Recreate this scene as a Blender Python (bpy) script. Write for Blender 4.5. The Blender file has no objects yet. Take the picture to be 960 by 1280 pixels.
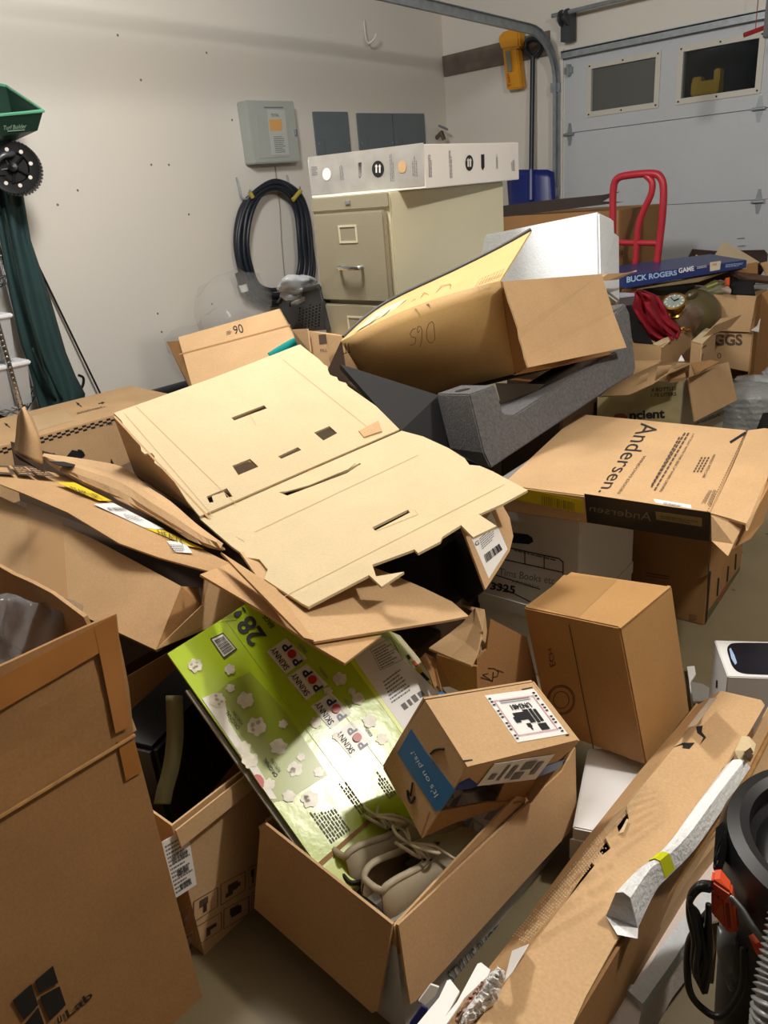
import bpy, bmesh, math, random
from mathutils import Vector, Matrix, Euler
from mathutils.geometry import tessellate_polygon
random.seed(7)
SC=bpy.context.scene; COL=SC.collection
# ------------------------------------------------------------------ camera
RC=Matrix(((0.740927,0.666299,-0.084095),(0.203135,-0.341698,-0.917594),(-0.640127,0.662788,-0.388522)))
FP=952.85; CAM=Vector((0,0,1.33))
cd=bpy.data.cameras.new('camera'); cam=bpy.data.objects.new('camera',cd); COL.objects.link(cam)
xa,ya,za=RC[0].normalized(),-RC[1].normalized(),-RC[2].normalized()
m=Matrix((xa,ya,za)).transposed().to_4x4(); m.translation=CAM; cam.matrix_world=m
cd.sensor_fit='VERTICAL'; cd.sensor_height=24; cd.lens=FP/1280*24; cd.clip_start=.02; cd.clip_end=60
SC.camera=cam
# ------------------------------------------------------------------ world, lights, exposure
w=bpy.data.worlds.new('world'); SC.world=w; w.use_nodes=True
w.node_tree.nodes['Background'].inputs[0].default_value=(.55,.62,.75,1); w.node_tree.nodes['Background'].inputs[1].default_value=.05
def area(name,loc,size,power,col,rot=(0,0,0),shape='DISK',sy=None):
    l=bpy.data.lights.new(name,'AREA'); l.shape=shape; l.size=size; l.energy=power; l.color=col
    if sy: l.size_y=sy
    o=bpy.data.objects.new(name,l); o.location=loc; o.rotation_euler=rot; COL.objects.link(o); return o
def point(name,loc,r,power,col):
    l=bpy.data.lights.new(name,'POINT'); l.shadow_soft_size=r; l.energy=power; l.color=col
    o=bpy.data.objects.new(name,l); o.location=loc; COL.objects.link(o); return o
point('ceiling_bulb_light',(.28,1.62,2.46),.06,66,(1,.94,.85))
point('ceiling_bulb_light',(-2.1,1.5,2.6),.2,84,(1,.97,.92))
vs=SC.view_settings; vs.view_transform='Standard'; vs.look='None'; vs.exposure=.8; vs.gamma=1; vs.use_curve_mapping=False
# ------------------------------------------------------------------ materials
def srgb(h):
    c=[int(h[i:i+2],16)/255 for i in (0,2,4)]
    return tuple(x/12.92 if x<=.04045 else ((x+.055)/1.055)**2.4 for x in c)+(1,)
MATS={}
def mat(name,hexc,rough=.7,metal=0,var=.0,scale=6,bump=0,bscale=60,spec=.5,wave=None,emit=None,trans=0,alpha=1,fine=0,coat=0,hex2=None):
    if name in MATS: return MATS[name]
    m=bpy.data.materials.new(name); m.use_nodes=True; nt=m.node_tree; b=nt.nodes['Principled BSDF']
    c=srgb(hexc); b.inputs['Base Color'].default_value=c; b.inputs['Roughness'].default_value=rough
    b.inputs['Metallic'].default_value=metal; b.inputs['Specular IOR Level'].default_value=spec
    if trans: b.inputs['Transmission Weight'].default_value=trans
    if alpha<1: b.inputs['Alpha'].default_value=alpha
    if coat: b.inputs['Coat Weight'].default_value=coat; b.inputs['Coat Roughness'].default_value=.25
    if emit: b.inputs['Emission Color'].default_value=c; b.inputs['Emission Strength'].default_value=emit
    tc=nt.nodes.new('ShaderNodeTexCoord'); L=nt.links.new
    if var:
        n=nt.nodes.new('ShaderNodeTexNoise'); n.inputs['Scale'].default_value=scale; n.inputs['Detail'].default_value=5
        L(tc.outputs['Object'],n.inputs['Vector'])
        r=nt.nodes.new('ShaderNodeValToRGB'); r.color_ramp.elements[0].position=.3; r.color_ramp.elements[1].position=.7
        c2=srgb(hex2) if hex2 else tuple(min(1,x*(1+var)) for x in c[:3])+(1,)
        r.color_ramp.elements[0].color=tuple(x*(1-var) for x in c[:3])+(1,) if not hex2 else c
        r.color_ramp.elements[1].color=c2
        L(n.outputs['Fac'],r.inputs['Fac']); src=r.outputs['Color']
        if fine:
            n2=nt.nodes.new('ShaderNodeTexNoise'); n2.inputs['Scale'].default_value=220; n2.inputs['Detail'].default_value=2
            L(tc.outputs['Object'],n2.inputs['Vector'])
            mx=nt.nodes.new('ShaderNodeMix'); mx.data_type='RGBA'; mx.blend_type='MULTIPLY'; mx.inputs[0].default_value=fine
            L(src,mx.inputs[6]); L(n2.outputs['Color'],mx.inputs[7]); 
            bw=nt.nodes.new('ShaderNodeRGBToBW'); L(n2.outputs['Color'],bw.inputs[0])
            mr=nt.nodes.new('ShaderNodeMapRange'); mr.inputs[1].default_value=.3; mr.inputs[2].default_value=.7; mr.inputs[3].default_value=.55; mr.inputs[4].default_value=1.3
            L(bw.outputs[0],mr.inputs[0]); L(mr.outputs[0],mx.inputs[7]); src=mx.outputs[2]
        L(src,b.inputs['Base Color'])
    hs=[]
    if bump:
        n=nt.nodes.new('ShaderNodeTexNoise'); n.inputs['Scale'].default_value=bscale; n.inputs['Detail'].default_value=4
        L(tc.outputs['Object'],n.inputs['Vector'])
        bp=nt.nodes.new('ShaderNodeBump'); bp.inputs['Strength'].default_value=bump; bp.inputs['Distance'].default_value=.01
        L(n.outputs['Fac'],bp.inputs['Height']); L(bp.outputs[0],b.inputs['Normal']); hs.append(bp)
    if wave:
        ang,sc,st=wave
        mp=nt.nodes.new('ShaderNodeMapping'); mp.inputs['Rotation'].default_value=ang
        L(tc.outputs['Object'],mp.inputs['Vector'])
        wv=nt.nodes.new('ShaderNodeTexWave'); wv.inputs['Scale'].default_value=sc; wv.inputs['Distortion'].default_value=.6
        L(mp.outputs[0],wv.inputs['Vector'])
        bp=nt.nodes.new('ShaderNodeBump'); bp.inputs['Strength'].default_value=st; bp.inputs['Distance'].default_value=.003
        L(wv.outputs['Fac'],bp.inputs['Height'])
        if hs: L(hs[0].outputs[0],bp.inputs['Normal'])
        L(bp.outputs[0],b.inputs['Normal'])
    MATS[name]=m; return m
KR=mat('kraft','bf9a70',.78,var=.07,scale=7,fine=.25,bump=.04,bscale=30,spec=.25)
KR2=mat('kraft_tan','c4a27a',.78,var=.07,scale=6,fine=.22,bump=.04,bscale=30,spec=.25)
KD=mat('kraft_orange','a67d52',.78,var=.08,scale=6,fine=.25,bump=.05,bscale=25,spec=.25)
KP=mat('kraft_pale','cfbd99',.8,var=.04,scale=8,fine=.15,bump=.03,bscale=40,spec=.25,wave=((0,0,.9),40,.05))
KE=mat('cardboard_edge','a9814f',.9,var=.2,scale=60)
TAPE=mat('brown_tape','a9713a',.25,var=.1,scale=12,spec=.5)
TAPEC=mat('clear_tape','b98a58',.2,spec=.5)
WH=mat('white_card','e6e3e0',.6,var=.02,scale=5)
WHG=mat('white_gloss_card','e4e4e6',.35,var=.02,scale=5)
SILV=mat('silver_gloss_print','b9b7b3',.3,metal=.3,var=.12,scale=14,bump=.1,bscale=40)
PAPER=mat('label_paper','ecebea',.55)
INK=mat('black_ink','17151a',.6)
INK2=mat('faded_ink','57463a',.7)
INKG=mat('grey_ink','77777a',.7)
BLK=mat('black_plastic','131416',.42,spec=.4)
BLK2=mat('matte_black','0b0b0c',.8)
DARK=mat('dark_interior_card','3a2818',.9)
STEEL=mat('galvanised_steel','98a0a6',.42,metal=.45,var=.15,scale=20)
CHROME=mat('chrome','b8bbc0',.2,metal=1)
# ------------------------------------------------------------------ geometry helpers
def ray(x,y): return RC.transposed()@Vector(((x-480)/FP,(y-640)/FP,1))
def P(x,y,d): return CAM+ray(x,y)*d
def Z(x,y,z): r=ray(x,y); return CAM+r*((z-CAM.z)/r.z)
def X(x,y,v): r=ray(x,y); return CAM+r*(v/r.x)
def Y(x,y,v): r=ray(x,y); return CAM+r*(v/r.y)
class Pl:
    def __init__(s,a,b,c):
        s.o=a; s.n=(b-a).cross(c-a).normalized()
        if s.n.dot(CAM-a)<0: s.n=-s.n
    def hit(s,x,y,off=0):
        r=ray(x,y); o=s.o+s.n*off; return CAM+r*((o-CAM).dot(s.n)/r.dot(s.n))
    def poly(s,px,off=0): return [s.hit(x,y,off) for x,y in px]
def zm(ox,oy,sc): return lambda *a:[(ox+x/sc,oy+y/sc) for x,y in a]
class MB:
    def __init__(s): s.v=[]; s.f=[]
    def add(s,v,f):
        n=len(s.v); s.v+= [Vector(p) for p in v]; s.f+=[tuple(i+n for i in q) for q in f]; return s
    def panel(s,pts,t,holes=(),n=None):
        """flat sheet: pts is the side seen, thickness t goes away from the camera"""
        if n is None:
            n=Vector()
            for i in range(len(pts)):
                a,b=pts[i],pts[(i+1)%len(pts)]; n+=a.cross(b)
            n.normalize()
            if n.dot(CAM-pts[0])<0: n=-n
        loops=[list(pts)]+[list(h) for h in holes]; flat=[p for l in loops for p in l]; N=len(flat)
        tr=tessellate_polygon(loops); f=[tuple(t_) for t_ in tr]+[tuple(i+N for i in reversed(t_)) for t_ in tr]
        k=0
        for l in loops:
            m_=len(l)
            for i in range(m_):
                a,b=k+i,k+(i+1)%m_; f.append((a,b,b+N,a+N))
            k+=m_
        return s.add(flat+[p-n*t for p in flat],f)
    def box(s,c,h,R=None,org=None):
        R=R or Matrix.Identity(3); c=Vector(c); v=[]
        for i in (-1,1):
            for j in (-1,1):
                for k in (-1,1): v.append(c+R@Vector((i*h[0],j*h[1],k*h[2])))
        return s.add(v,[(0,1,3,2),(4,6,7,5),(0,4,5,1),(2,3,7,6),(0,2,6,4),(1,5,7,3)])
    def tube(s,path,r,n=10,cap=True,closed=False):
        path=[Vector(p) for p in path]; m_=len(path); v=[]; f=[]; up=None
        for i,p in enumerate(path):
            if closed: t=path[(i+1)%m_]-path[i-1]
            else: t=path[min(i+1,m_-1)]-path[max(i-1,0)]
            t.normalize()
            if up is None: up=t.orthogonal().normalized()
            up=(up-t*up.dot(t)); up=up.normalized() if up.length>1e-6 else t.orthogonal().normalized()
            bt=t.cross(up); rr=r[i] if isinstance(r,(list,tuple)) else r
            for k in range(n):
                a=2*math.pi*k/n; v.append(p+up*math.cos(a)*rr+bt*math.sin(a)*rr)
        for i in range(m_ if closed else m_-1):
            for k in range(n):
                a=i*n+k; b=i*n+(k+1)%n; c=((i+1)%m_)*n; f.append((a,b,c+(k+1)%n,c+k))
        if cap and not closed: f+= [tuple(reversed(range(n))),tuple(range((m_-1)*n,m_*n))]
        return s.add(v,f)
    def lathe(s,prof,c,ax=(0,0,1),n=40,arc=1):
        ax=Vector(ax).normalized(); u=ax.orthogonal().normalized(); w_=ax.cross(u); c=Vector(c); v=[]; f=[]
        for r,h in prof:
            for k in range(n):
                a=2*math.pi*k/n; v.append(c+ax*h+(u*math.cos(a)+w_*math.sin(a))*r)
        for i in range(len(prof)-1):
            for k in range(n): a=i*n+k; b=i*n+(k+1)%n; f.append((a,b,b+n,a+n))
        return s.add(v,f)
    def grid(s,rows,t=0,n=None):
        """rows of points -> sheet, optional thickness"""
        R_,C_=len(rows),len(rows[0]); v=[p for r in rows for p in r]; f=[]
        for i in range(R_-1):
            for j in range(C_-1): a=i*C_+j; f.append((a,a+1,a+C_+1,a+C_))
        if not t: return s.add(v,f)
        nn=[]
        for i in range(R_):
            for j in range(C_):
                du=rows[i][min(j+1,C_-1)]-rows[i][max(j-1,0)]; dv=rows[min(i+1,R_-1)][j]-rows[max(i-1,0)][j]
                q=du.cross(dv).normalized(); nn.append(q)
        if nn[0].dot(CAM-v[0])<0: nn=[-q for q in nn]
        N=len(v); f2=[tuple(i+N for i in reversed(q)) for q in f]
        rim=[j for j in range(C_)]+[i*C_+C_-1 for i in range(1,R_)]+[(R_-1)*C_+j for j in range(C_-2,-1,-1)]+[i*C_ for i in range(R_-2,0,-1)]
        e=[(rim[k],rim[(k+1)%len(rim)],rim[(k+1)%len(rim)]+N,rim[k]+N) for k in range(len(rim))]
        return s.add(v+[p-q*t for p,q in zip(v,nn)],f+f2+e)
    def build(s,name,m,parent=None,smooth=False,bevel=0,label=None):
        loc=parent_origin(parent) if parent else Vector()
        me=bpy.data.meshes.new(name); me.from_pydata([p-loc for p in s.v],[],s.f); 
        bm=bmesh.new(); bm.from_mesh(me); bmesh.ops.recalc_face_normals(bm,faces=bm.faces); 
        if bevel: bmesh.ops.bevel(bm,geom=[e for e in bm.edges if len(e.link_faces)==2 and e.calc_face_angle(0)>.6],offset=bevel,segments=2,affect='EDGES')
        bm.to_mesh(me); bm.free()
        if smooth:
            for p in me.polygons: p.use_smooth=True
            if smooth!='all': me.set_sharp_from_angle(angle=.7)
        me.materials.append(m); o=bpy.data.objects.new(name,me); COL.objects.link(o)
        if parent: o.parent=parent
        if label: o['label']=label
        return o
def parent_origin(o):
    v=Vector()
    while o is not None: v+=o.location; o=o.parent
    return v
def thing(name,label,cat,loc,group=None):
    o=bpy.data.objects.new(name,None); COL.objects.link(o); o.location=Vector(loc); o.empty_display_size=.05
    o['label']=label; o['category']=cat
    if group: o['group']=group
    return o
def tag(o,label,cat,group=None,kind=None):
    o['label']=label; o['category']=cat
    if group: o['group']=group
    if kind: o['kind']=kind
    return o
def struct(o): o['kind']='structure'; return o
def solo(mb,name,m,label,cat,group=None,kind=None,**k):
    """a thing that is one mesh, its origin at its base"""
    c=sum(mb.v,Vector())/len(mb.v); c.z=min(p.z for p in mb.v)
    mb.v=[p-c for p in mb.v]; o=mb.build(name,m,**k); o.location=c; return tag(o,label,cat,group,kind)
def bil(q,u,v):
    bl,br,tr,tl=q
    return tuple((bl[i]*(1-u)+br[i]*u)*(1-v)+(tl[i]*(1-u)+tr[i]*u)*v for i in (0,1))
def subq(q,u0,v0,u1,v1): return [bil(q,u0,v0),bil(q,u1,v0),bil(q,u1,v1),bil(q,u0,v1)]
def cq(c,rd,L,h,skew=None):
    """quad round centre c with reading direction rd, length L, height h (all picture px of the writing on its plane)"""
    l=math.hypot(*rd); r=(rd[0]/l,rd[1]/l); u=skew or (r[1],-r[0])
    g=lambda a,b:(c[0]+r[0]*a+u[0]*b,c[1]+r[1]*a+u[1]*b)
    return [g(-L/2,-h/2),g(L/2,-h/2),g(L/2,h/2),g(-L/2,h/2)]
def text(s,pl,q,m,parent,off=.0012,name='lettering',flip=False,bold=0):
    cu=bpy.data.curves.new('t','FONT'); cu.body=s; cu.size=1; cu.offset=bold; cu.resolution_u=3
    o=bpy.data.objects.new('t',cu); COL.objects.link(o)
    bpy.context.view_layer.update(); dg=bpy.context.evaluated_depsgraph_get()
    me=bpy.data.meshes.new_from_object(o.evaluated_get(dg)); bpy.data.objects.remove(o); bpy.data.curves.remove(cu)
    xs=[v.co.x for v in me.vertices]; ys=[v.co.y for v in me.vertices]
    x0,x1,y0,y1=min(xs),max(xs),min(ys),max(ys); loc=parent_origin(parent)
    mb=MB(); vs_=[]
    for v in me.vertices:
        u=(v.co.x-x0)/(x1-x0); w_=(v.co.y-y0)/(y1-y0)
        if flip: u=1-u
        vs_.append(pl.hit(*bil(q,u,w_),off))
    mb.add(vs_,[tuple(p.vertices) for p in me.polygons]); bpy.data.meshes.remove(me)
    return mb.build(name,m,parent)
def decal(pl,px,m,parent,name='label',off=.0008,t=.0006,label=None):
    return MB().panel(pl.poly(px,off),t,n=pl.n).build(name,m,parent,label=label)
def rects(pl,q,rs,m,parent,name='print',off=.0014):
    mb=MB()
    for u0,v0,u1,v1 in rs: mb.add(pl.poly(subq(q,u0,v0,u1,v1),off),[(0,1,2,3)])
    return mb.build(name,m,parent)
def lines(n,dens=.8,seed=1,u0=.06,u1=.94,v0=.06,v1=.94,th=.45):
    rn=random.Random(seed); out=[]; dv=(v1-v0)/n
    for i in range(n):
        u=u0; end=u1-rn.random()*(u1-u0)*.35
        while u<end:
            l=rn.uniform(.04,.14); out.append((u,v0+i*dv,min(u+l,end),v0+i*dv+dv*th)); u+=l+.02
    return out
def bars(n,seed=1,u0=.1,u1=.9,v0=.2,v1=.8):
    rn=random.Random(seed); out=[]; du=(u1-u0)/n
    for i in range(n): out.append((u0+i*du,v0,u0+i*du+du*rn.uniform(.25,.75),v1))
    return out
class OB:
    def __init__(s,c,r,d): s.c=Vector(c); s.R=Euler([math.radians(a) for a in r]).to_matrix(); s.d=Vector(d)
    def pt(s,u,v,w): return s.c+s.R@Vector((u*s.d[0]/2,v*s.d[1]/2,w*s.d[2]/2))
    def face(s,ax,sg):
        a=[[sg,-1,-1],[sg,1,-1],[sg,1,1]]
        a=[[*q] for q in a]; 
        if ax==1: a=[[q[1],q[0],q[2]] for q in a]
        if ax==2: a=[[q[1],q[2],q[0]] for q in a]
        return Pl(*[s.pt(*q) for q in a])
    def body(s,m,parent,name='box_body',bevel=.003,g=1):
        return MB().box(s.c,s.d/2*g,s.R).build(name,m,parent,bevel=bevel)
    def strip(s,mb,ax,sg,u0,v0,u1,v1,off=.0008):
        o=[i for i in (0,1,2) if i!=ax]; pts=[]
        for u,v in ((u0,v0),(u1,v0),(u1,v1),(u0,v1)):
            q=[0,0,0]; q[ax]=sg; q[o[0]]=u; q[o[1]]=v; n=[0,0,0]; n[ax]=sg
            pts.append(s.pt(*q)+s.R@Vector(n)*off)
        mb.add(pts,[(0,1,2,3)]); return mb
    def open(s,m,parent,t=.004,name='box_body'):
        mb=MB(); h=s.d/2; 
        for sg in (-1,1):
            mb.box(s.c+s.R@Vector((sg*(h.x-t/2),0,0)),(t/2,h.y,h.z),s.R)
            mb.box(s.c+s.R@Vector((0,sg*(h.y-t/2),0)),(h.x-t,t/2,h.z),s.R)
        mb.box(s.c+s.R@Vector((0,0,-h.z+t/2)),(h.x-t,h.y-t,t/2),s.R)
        return mb.build(name,m,parent)
def quad(a,b,c,d,t=.004): return MB().panel([a,b,c,d],t)
def ragged(p,q,n,amp,seed=0):
    rn=random.Random(seed); out=[]; dx,dy=q[0]-p[0],q[1]-p[1]; l=math.hypot(dx,dy)
    for i in range(n):
        t=i/n; a=rn.uniform(-amp,amp) if i else 0; out.append((p[0]+dx*t-dy/l*a,p[1]+dy*t+dx/l*a))
    return out
def smoothpath(pts,k=6,closed=False):
    pts=[Vector(p) for p in pts]; n=len(pts); out=[]
    for i in range(n if closed else n-1):
        if closed: a,b,c,d=pts[i-1],pts[i],pts[(i+1)%n],pts[(i+2)%n]
        else: a,b,c,d=pts[max(i-1,0)],pts[i],pts[i+1],pts[min(i+2,n-1)]
        for j in range(k):
            t=j/k; out.append(.5*((2*b)+(c-a)*t+(2*a-5*b+4*c-d)*t*t+(3*b-a-3*c+d)*t**3))
    if not closed: out.append(pts[-1])
    return out
# ================================================================== SETTING
WX=-4.29; BY=5.6
WALL=mat('painted_drywall','e2ddd3',.75,var=.05,scale=.9,bump=.03,bscale=90,spec=.3,hex2='dad8d4')
FLOOR=mat('stained_concrete','7a6e54',.5,var=.2,scale=2.2,bump=.05,bscale=18,spec=.4,fine=.12)
CEIL=mat('ceiling_paint','a8a297',.9); DIM=mat('bare_stud_wall','5b5248',.9,var=.2,scale=3)
DOORM=mat('door_paint','c4cad2',.5,var=.03,scale=1.5,bump=.25,bscale=160,spec=.4)
struct(MB().box((-1.4,2.2,-.05),(3,3.6,.05)).build('floor',FLOOR))
struct(MB().box((WX-.06,2.2,1.4),(.06,3.52,1.4)).build('wall_left',WALL))
struct(MB().box((1.7,2.2,1.4),(.06,3.52,1.4)).build('wall_right',DIM))
struct(MB().box((-1.3,-1.3,1.4),(3.05,.06,1.4)).build('wall_front',DIM))
struct(MB().box((-1.3,2.2,2.83),(3.1,3.6,.03)).build('ceiling',CEIL))
DX0,DX1,DZ=-3.2,-.2,2.13
mb=MB(); mb.box(((WX+DX0)/2-.03,BY+.06,1.4),((DX0-WX)/2+.03-.0,.06,1.4)); mb.box((.75,BY+.06,1.4),(.95,.06,1.4)); mb.box(((DX0+DX1)/2,BY+.06,(2.8+DZ)/2),((DX1-DX0)/2,.06,(2.8-DZ)/2))
struct(mb.build('wall_back',WALL))
# stains on the floor
mb=MB()
rn=random.Random(3)
for i in range(46):
    x,y=rn.uniform(-.85,.1),rn.uniform(1.6,3.3); r=rn.uniform(.004,.013); k=7
    mb.add([(x+r*math.cos(6.283*j/k)*rn.uniform(.6,1.3)*1.6,y+r*math.sin(6.283*j/k)*rn.uniform(.6,1.3),.0012) for j in range(k)],[tuple(range(k))])
o=mb.build('trim_1',mat('floor_stain','4c4332',.6)); struct(o)
# garage door: four sections, window holes in the top one
W1=[Y(*p,BY) for p in ((740,85.5),(818,72),(815,129),(740,139.5))]; W2=[Y(*p,BY) for p in ((855,64),(948.7,48.4),(944,110.5),(853,122.3))]
def rect(ps): xs=[p.x for p in ps]; zs=[p.z for p in ps]; return min(xs),max(xs),sum(sorted(zs)[:2])/2,sum(sorted(zs)[2:])/2
door=bpy.data.objects.new('door_1',None); COL.objects.link(door); door.location=((DX0+DX1)/2,BY,0); struct(door)
wins=[rect(W1),rect(W2)]; ww=wins[1][1]-wins[1][0]; pitch=wins[1][0]-wins[0][0]
wins[0]=(wins[1][0]-pitch,wins[1][0]-pitch+ww,wins[1][2],wins[1][3])
for k in (1,2,3): wins.append((wins[1][0]+pitch*k,wins[1][1]+pitch*k,wins[1][2],wins[1][3]))
wins=[q for q in wins if q[1]<DX1-.05]
for k in range(4):
    z0,z1=k*.5325,(k+1)*.5325-.004
    pts=[Vector((DX0,BY,z0)),Vector((DX1,BY,z0)),Vector((DX1,BY,z1)),Vector((DX0,BY,z1))]
    holes=[[Vector((a,BY,c)),Vector((b,BY,c)),Vector((b,BY,d)),Vector((a,BY,d))] for a,b,c,d in wins] if k==3 else []
    MB().panel(pts,.045,holes,n=Vector((0,-1,0))).build('door_section',DOORM,door)
FRM=mat('window_frame_plastic','cbcac2',.5); GL=mat('dark_window_glass','20262a',.08,spec=.6,alpha=.3); GLG=mat('grey_window_glass','565a58',.3,spec=.5)
for i,(a,b,c,d) in enumerate(wins):
    wn=bpy.data.objects.new('window_%d'%(i+1),None); COL.objects.link(wn); wn.location=((a+b)/2,BY,c); struct(wn)
    e=.035
    MB().panel([Vector((a-e,BY-.008,c-e)),Vector((b+e,BY-.008,c-e)),Vector((b+e,BY-.008,d+e)),Vector((a-e,BY-.008,d+e))],.007,[[Vector((a,BY-.008,c)),Vector((b,BY-.008,c)),Vector((b,BY-.008,d)),Vector((a,BY-.008,d))]],n=Vector((0,-1,0))).build('window_frame',FRM,wn)
    MB().box(((a+b)/2,BY+.02,(c+d)/2),((b-a)/2,.003,(d-c)/2)).build('window_pane',GLG if i==0 else GL,wn)
    mb=MB()
    for u in (0,.5,1):
        for v in (c-e/2,d+e/2): mb.lathe([(0,0),(.006,0),(.006,.004),(0,.004)],(a-.015+(b-a+.03)*u,BY-.008,v),(0,-1,0),8)
    mb.build('frame_screw',BLK,wn)
solo(MB().box((wins[1][0]+.12,BY+.12,wins[1][2]+.05),(.09,.05,.04)).box((wins[1][0]+.19,BY+.12,wins[1][2]+.1),(.02,.04,.05)).box((wins[1][0]+.06,BY+.12,wins[1][2]+.09),(.03,.04,.03)),'yellow_reflection_block',mat('dull_yellow','e8c820',.5),'yellow blocks added behind the right garage door window, standing in for a reflection','object',bevel=.008)  # added blocks imitate a blurry yellow reflection in the pane
struct(MB().box(((DX0+DX1)/2,BY+.5,1.8),(1.6,.02,.6)).build('wall_outside',mat('dark_teal_outside','1c2c30',.8)))
struct(MB().box(((DX0+DX1)/2,BY+.3,1.62),(1.6,.2,.012)).build('trim_5',mat('dark_teal_outside','1c2c30',.8)))
# perforated strut on top of the door
mb=MB(); zt=DZ-.012; mb.box(((DX0+DX1)/2,BY-.03,zt),((DX1-DX0)/2,.028,.006)); mb.box(((DX0+DX1)/2,BY-.056,zt-.02),((DX1-DX0)/2,.002,.022))
mb.build('door_strut',STEEL,door)
# hinges
def hinge(px,py,parent):
    c=Y(px,py,BY-.004); mb=MB()
    mb.panel([c+Vector(q) for q in ((-.022,0,-.008),(-.008,0,-.075),(.008,0,-.075),(.022,0,-.008),(.022,0,.008),(.008,0,.075),(-.008,0,.075),(-.022,0,.008))],.004,n=Vector((0,-1,0)))
    mb.lathe([(0,-.04),(.009,-.04),(.009,.04),(0,.04)],c+Vector((0,-.012,0)),(1,0,0),10)
    mb.build('hinge',STEEL,parent)
for p in ((712,168),(949,136),(948,252),(713,262)): hinge(*p,door)
c=Y(711,88,BY-.01); MB().box(c,(.03,.01,.02)).box(c+Vector((.01,-.02,.0)),(.008,.02,.035)).build('roller_bracket',STEEL,door)
# jamb trim
struct(MB().box((DX0-.035,BY-.008,1.07),(.03,.008,1.07)).build('trim_2',WALL))
# ---------------------------------------------------------------- track, torsion bar
t=thing('garage_door_track','curved galvanised steel track of the overhead garage door','door track',(DX0-.04,5.45,0))
tx=DX0-.03; path=[Vector((tx,5.52,.02)),Vector((tx,5.52,1.93))]
for k in range(1,9):
    a=k/8*math.pi/2; path.append(Vector((tx,5.52-.36*(1-math.cos(a)),1.93+.31*math.sin(a))))
path.append(Vector((tx,3.7,2.30))); path.append(Vector((tx,-.9,2.42)))
mb=MB(); prof=[(-.03,-.004),(.03,-.004),(.03,.02),(.026,.02),(.026,0),(-.026,0),(-.026,.02),(-.03,.02)]
rows=[]
for i,p in enumerate(path):
    d=(path[min(i+1,len(path)-1)]-path[max(i-1,0)]).normalized(); sx=Vector((1,0,0)); up=d.cross(sx).normalized()
    rows.append([p+up*a+sx*b for a,b in prof])
v=[q for r in rows for q in r]; f=[]
for i in range(len(rows)-1):
    for j in range(8): f.append((i*8+j,i*8+(j+1)%8,i*8+8+(j+1)%8,i*8+8+j))
mb.add(v,f).build('track_channel',STEEL,t)
mb=MB()
for z in (.5,1.2,1.9): mb.box((tx-.01,5.55,z),(.02,.05,.03))
mb.build('track_bracket',STEEL,t)
t=thing('torsion_bar','steel torsion bar with end bracket above the garage door','torsion bar',Y(705,20,BY-.1))
a=Y(690,20,BY-.12); b=Y(800,-5,BY-.12)
MB().tube([a,a+(b-a).normalized()*Vector((1,0,0)).dot(b-a)*0+Vector((3,0,0))],.014).build('bar',STEEL,t)
c=Y(706,22,BY-.12); MB().lathe([(0,-.03),(.05,-.03),(.05,-.015),(.03,-.01),(.03,.01),(.05,.015),(.05,.03),(0,.03)],c,(1,0,0),20).box(c+Vector((0,.05,-.05)),(.035,.045,.09)).build('end_bracket',mat('dark_steel','4b4f55',.5,metal=.6),t)
# release handle
t=thing('release_handle','small red pull handle hanging on a cord at top right','handle',P(944,44,4.4))
c=P(944,40,4.4); MB().tube([c,c+Vector((0,0,.75))],.003,6).build('cord',mat('red_cord','8d4a48',.7),t)
MB().tube([P(930,44,4.4),P(957,34,4.38)],.013,10).build('grip',mat('red_plastic','a3242a',.45),t)
a=P(957,24,3.6); solo(MB().box(a+Vector((.03,0,.04)),(.03,.02,.12)),'opener_arm',BLK,'black metal opener arm at the top right edge','bracket',bevel=.004)
# ================================================================== LEFT WALL THINGS
GRY=mat('panel_grey','a9b0ad',.45,var=.03); GRYD=mat('panel_dark_grey','67737a',.45,var=.04)
def wbox(x0,y0,y1,z0,z1,d): return MB().box((WX+d/2,(y0+y1)/2,(z0+z1)/2),(d/2,(y1-y0)/2,(z1-z0)/2))
t=thing('electrical_panel','light grey electrical box with orange sticker on the left wall','electrical panel',(WX,3.65,1.548))
wbox(WX,3.445,3.845,1.548,1.911,.1).build('enclosure',GRY,t,bevel=.006)
pl=Pl(Vector((WX+.1,0,0)),Vector((WX+.1,1,0)),Vector((WX+.1,0,1)))
z=zm(290,110,8.727)
MB().panel(pl.poly(z((255,195),(585,215),(640,745),(300,770)),.004),.004,n=pl.n).build('door',GRY,t)
pl2=Pl(Vector((WX+.1045,0,0)),Vector((WX+.1045,1,0)),Vector((WX+.1045,0,1)))
PL_=decal(pl2,z((380,235),(575,240),(625,725),(430,730)),mat('panel_label','b9c0bd',.5),t,'paper_label')
decal(pl2,z((400,345),(545,340),(550,465),(420,470)),mat('orange_sticker','d9a766',.5),t,'sticker',off=.0016,label='orange sticker')
q=z((430,315),(515,310),(510,280),(425,282)); text('TOTAL',pl2,q,INK,PL_,off=.002)
q=z((470,720),(600,712),(585,500),(440,505)); rects(pl2,q,lines(9,seed=4),INKG,PL_,off=.002)
q=z((350,220),(560,220),(558,206),(350,206)); decal(pl2,q,GRYD,t,'slot')
c=pl2.hit(*z((692,485))[0]); MB().box(c,(.012,.008,.02)).build('latch',CHROME,t,bevel=.003)
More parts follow.
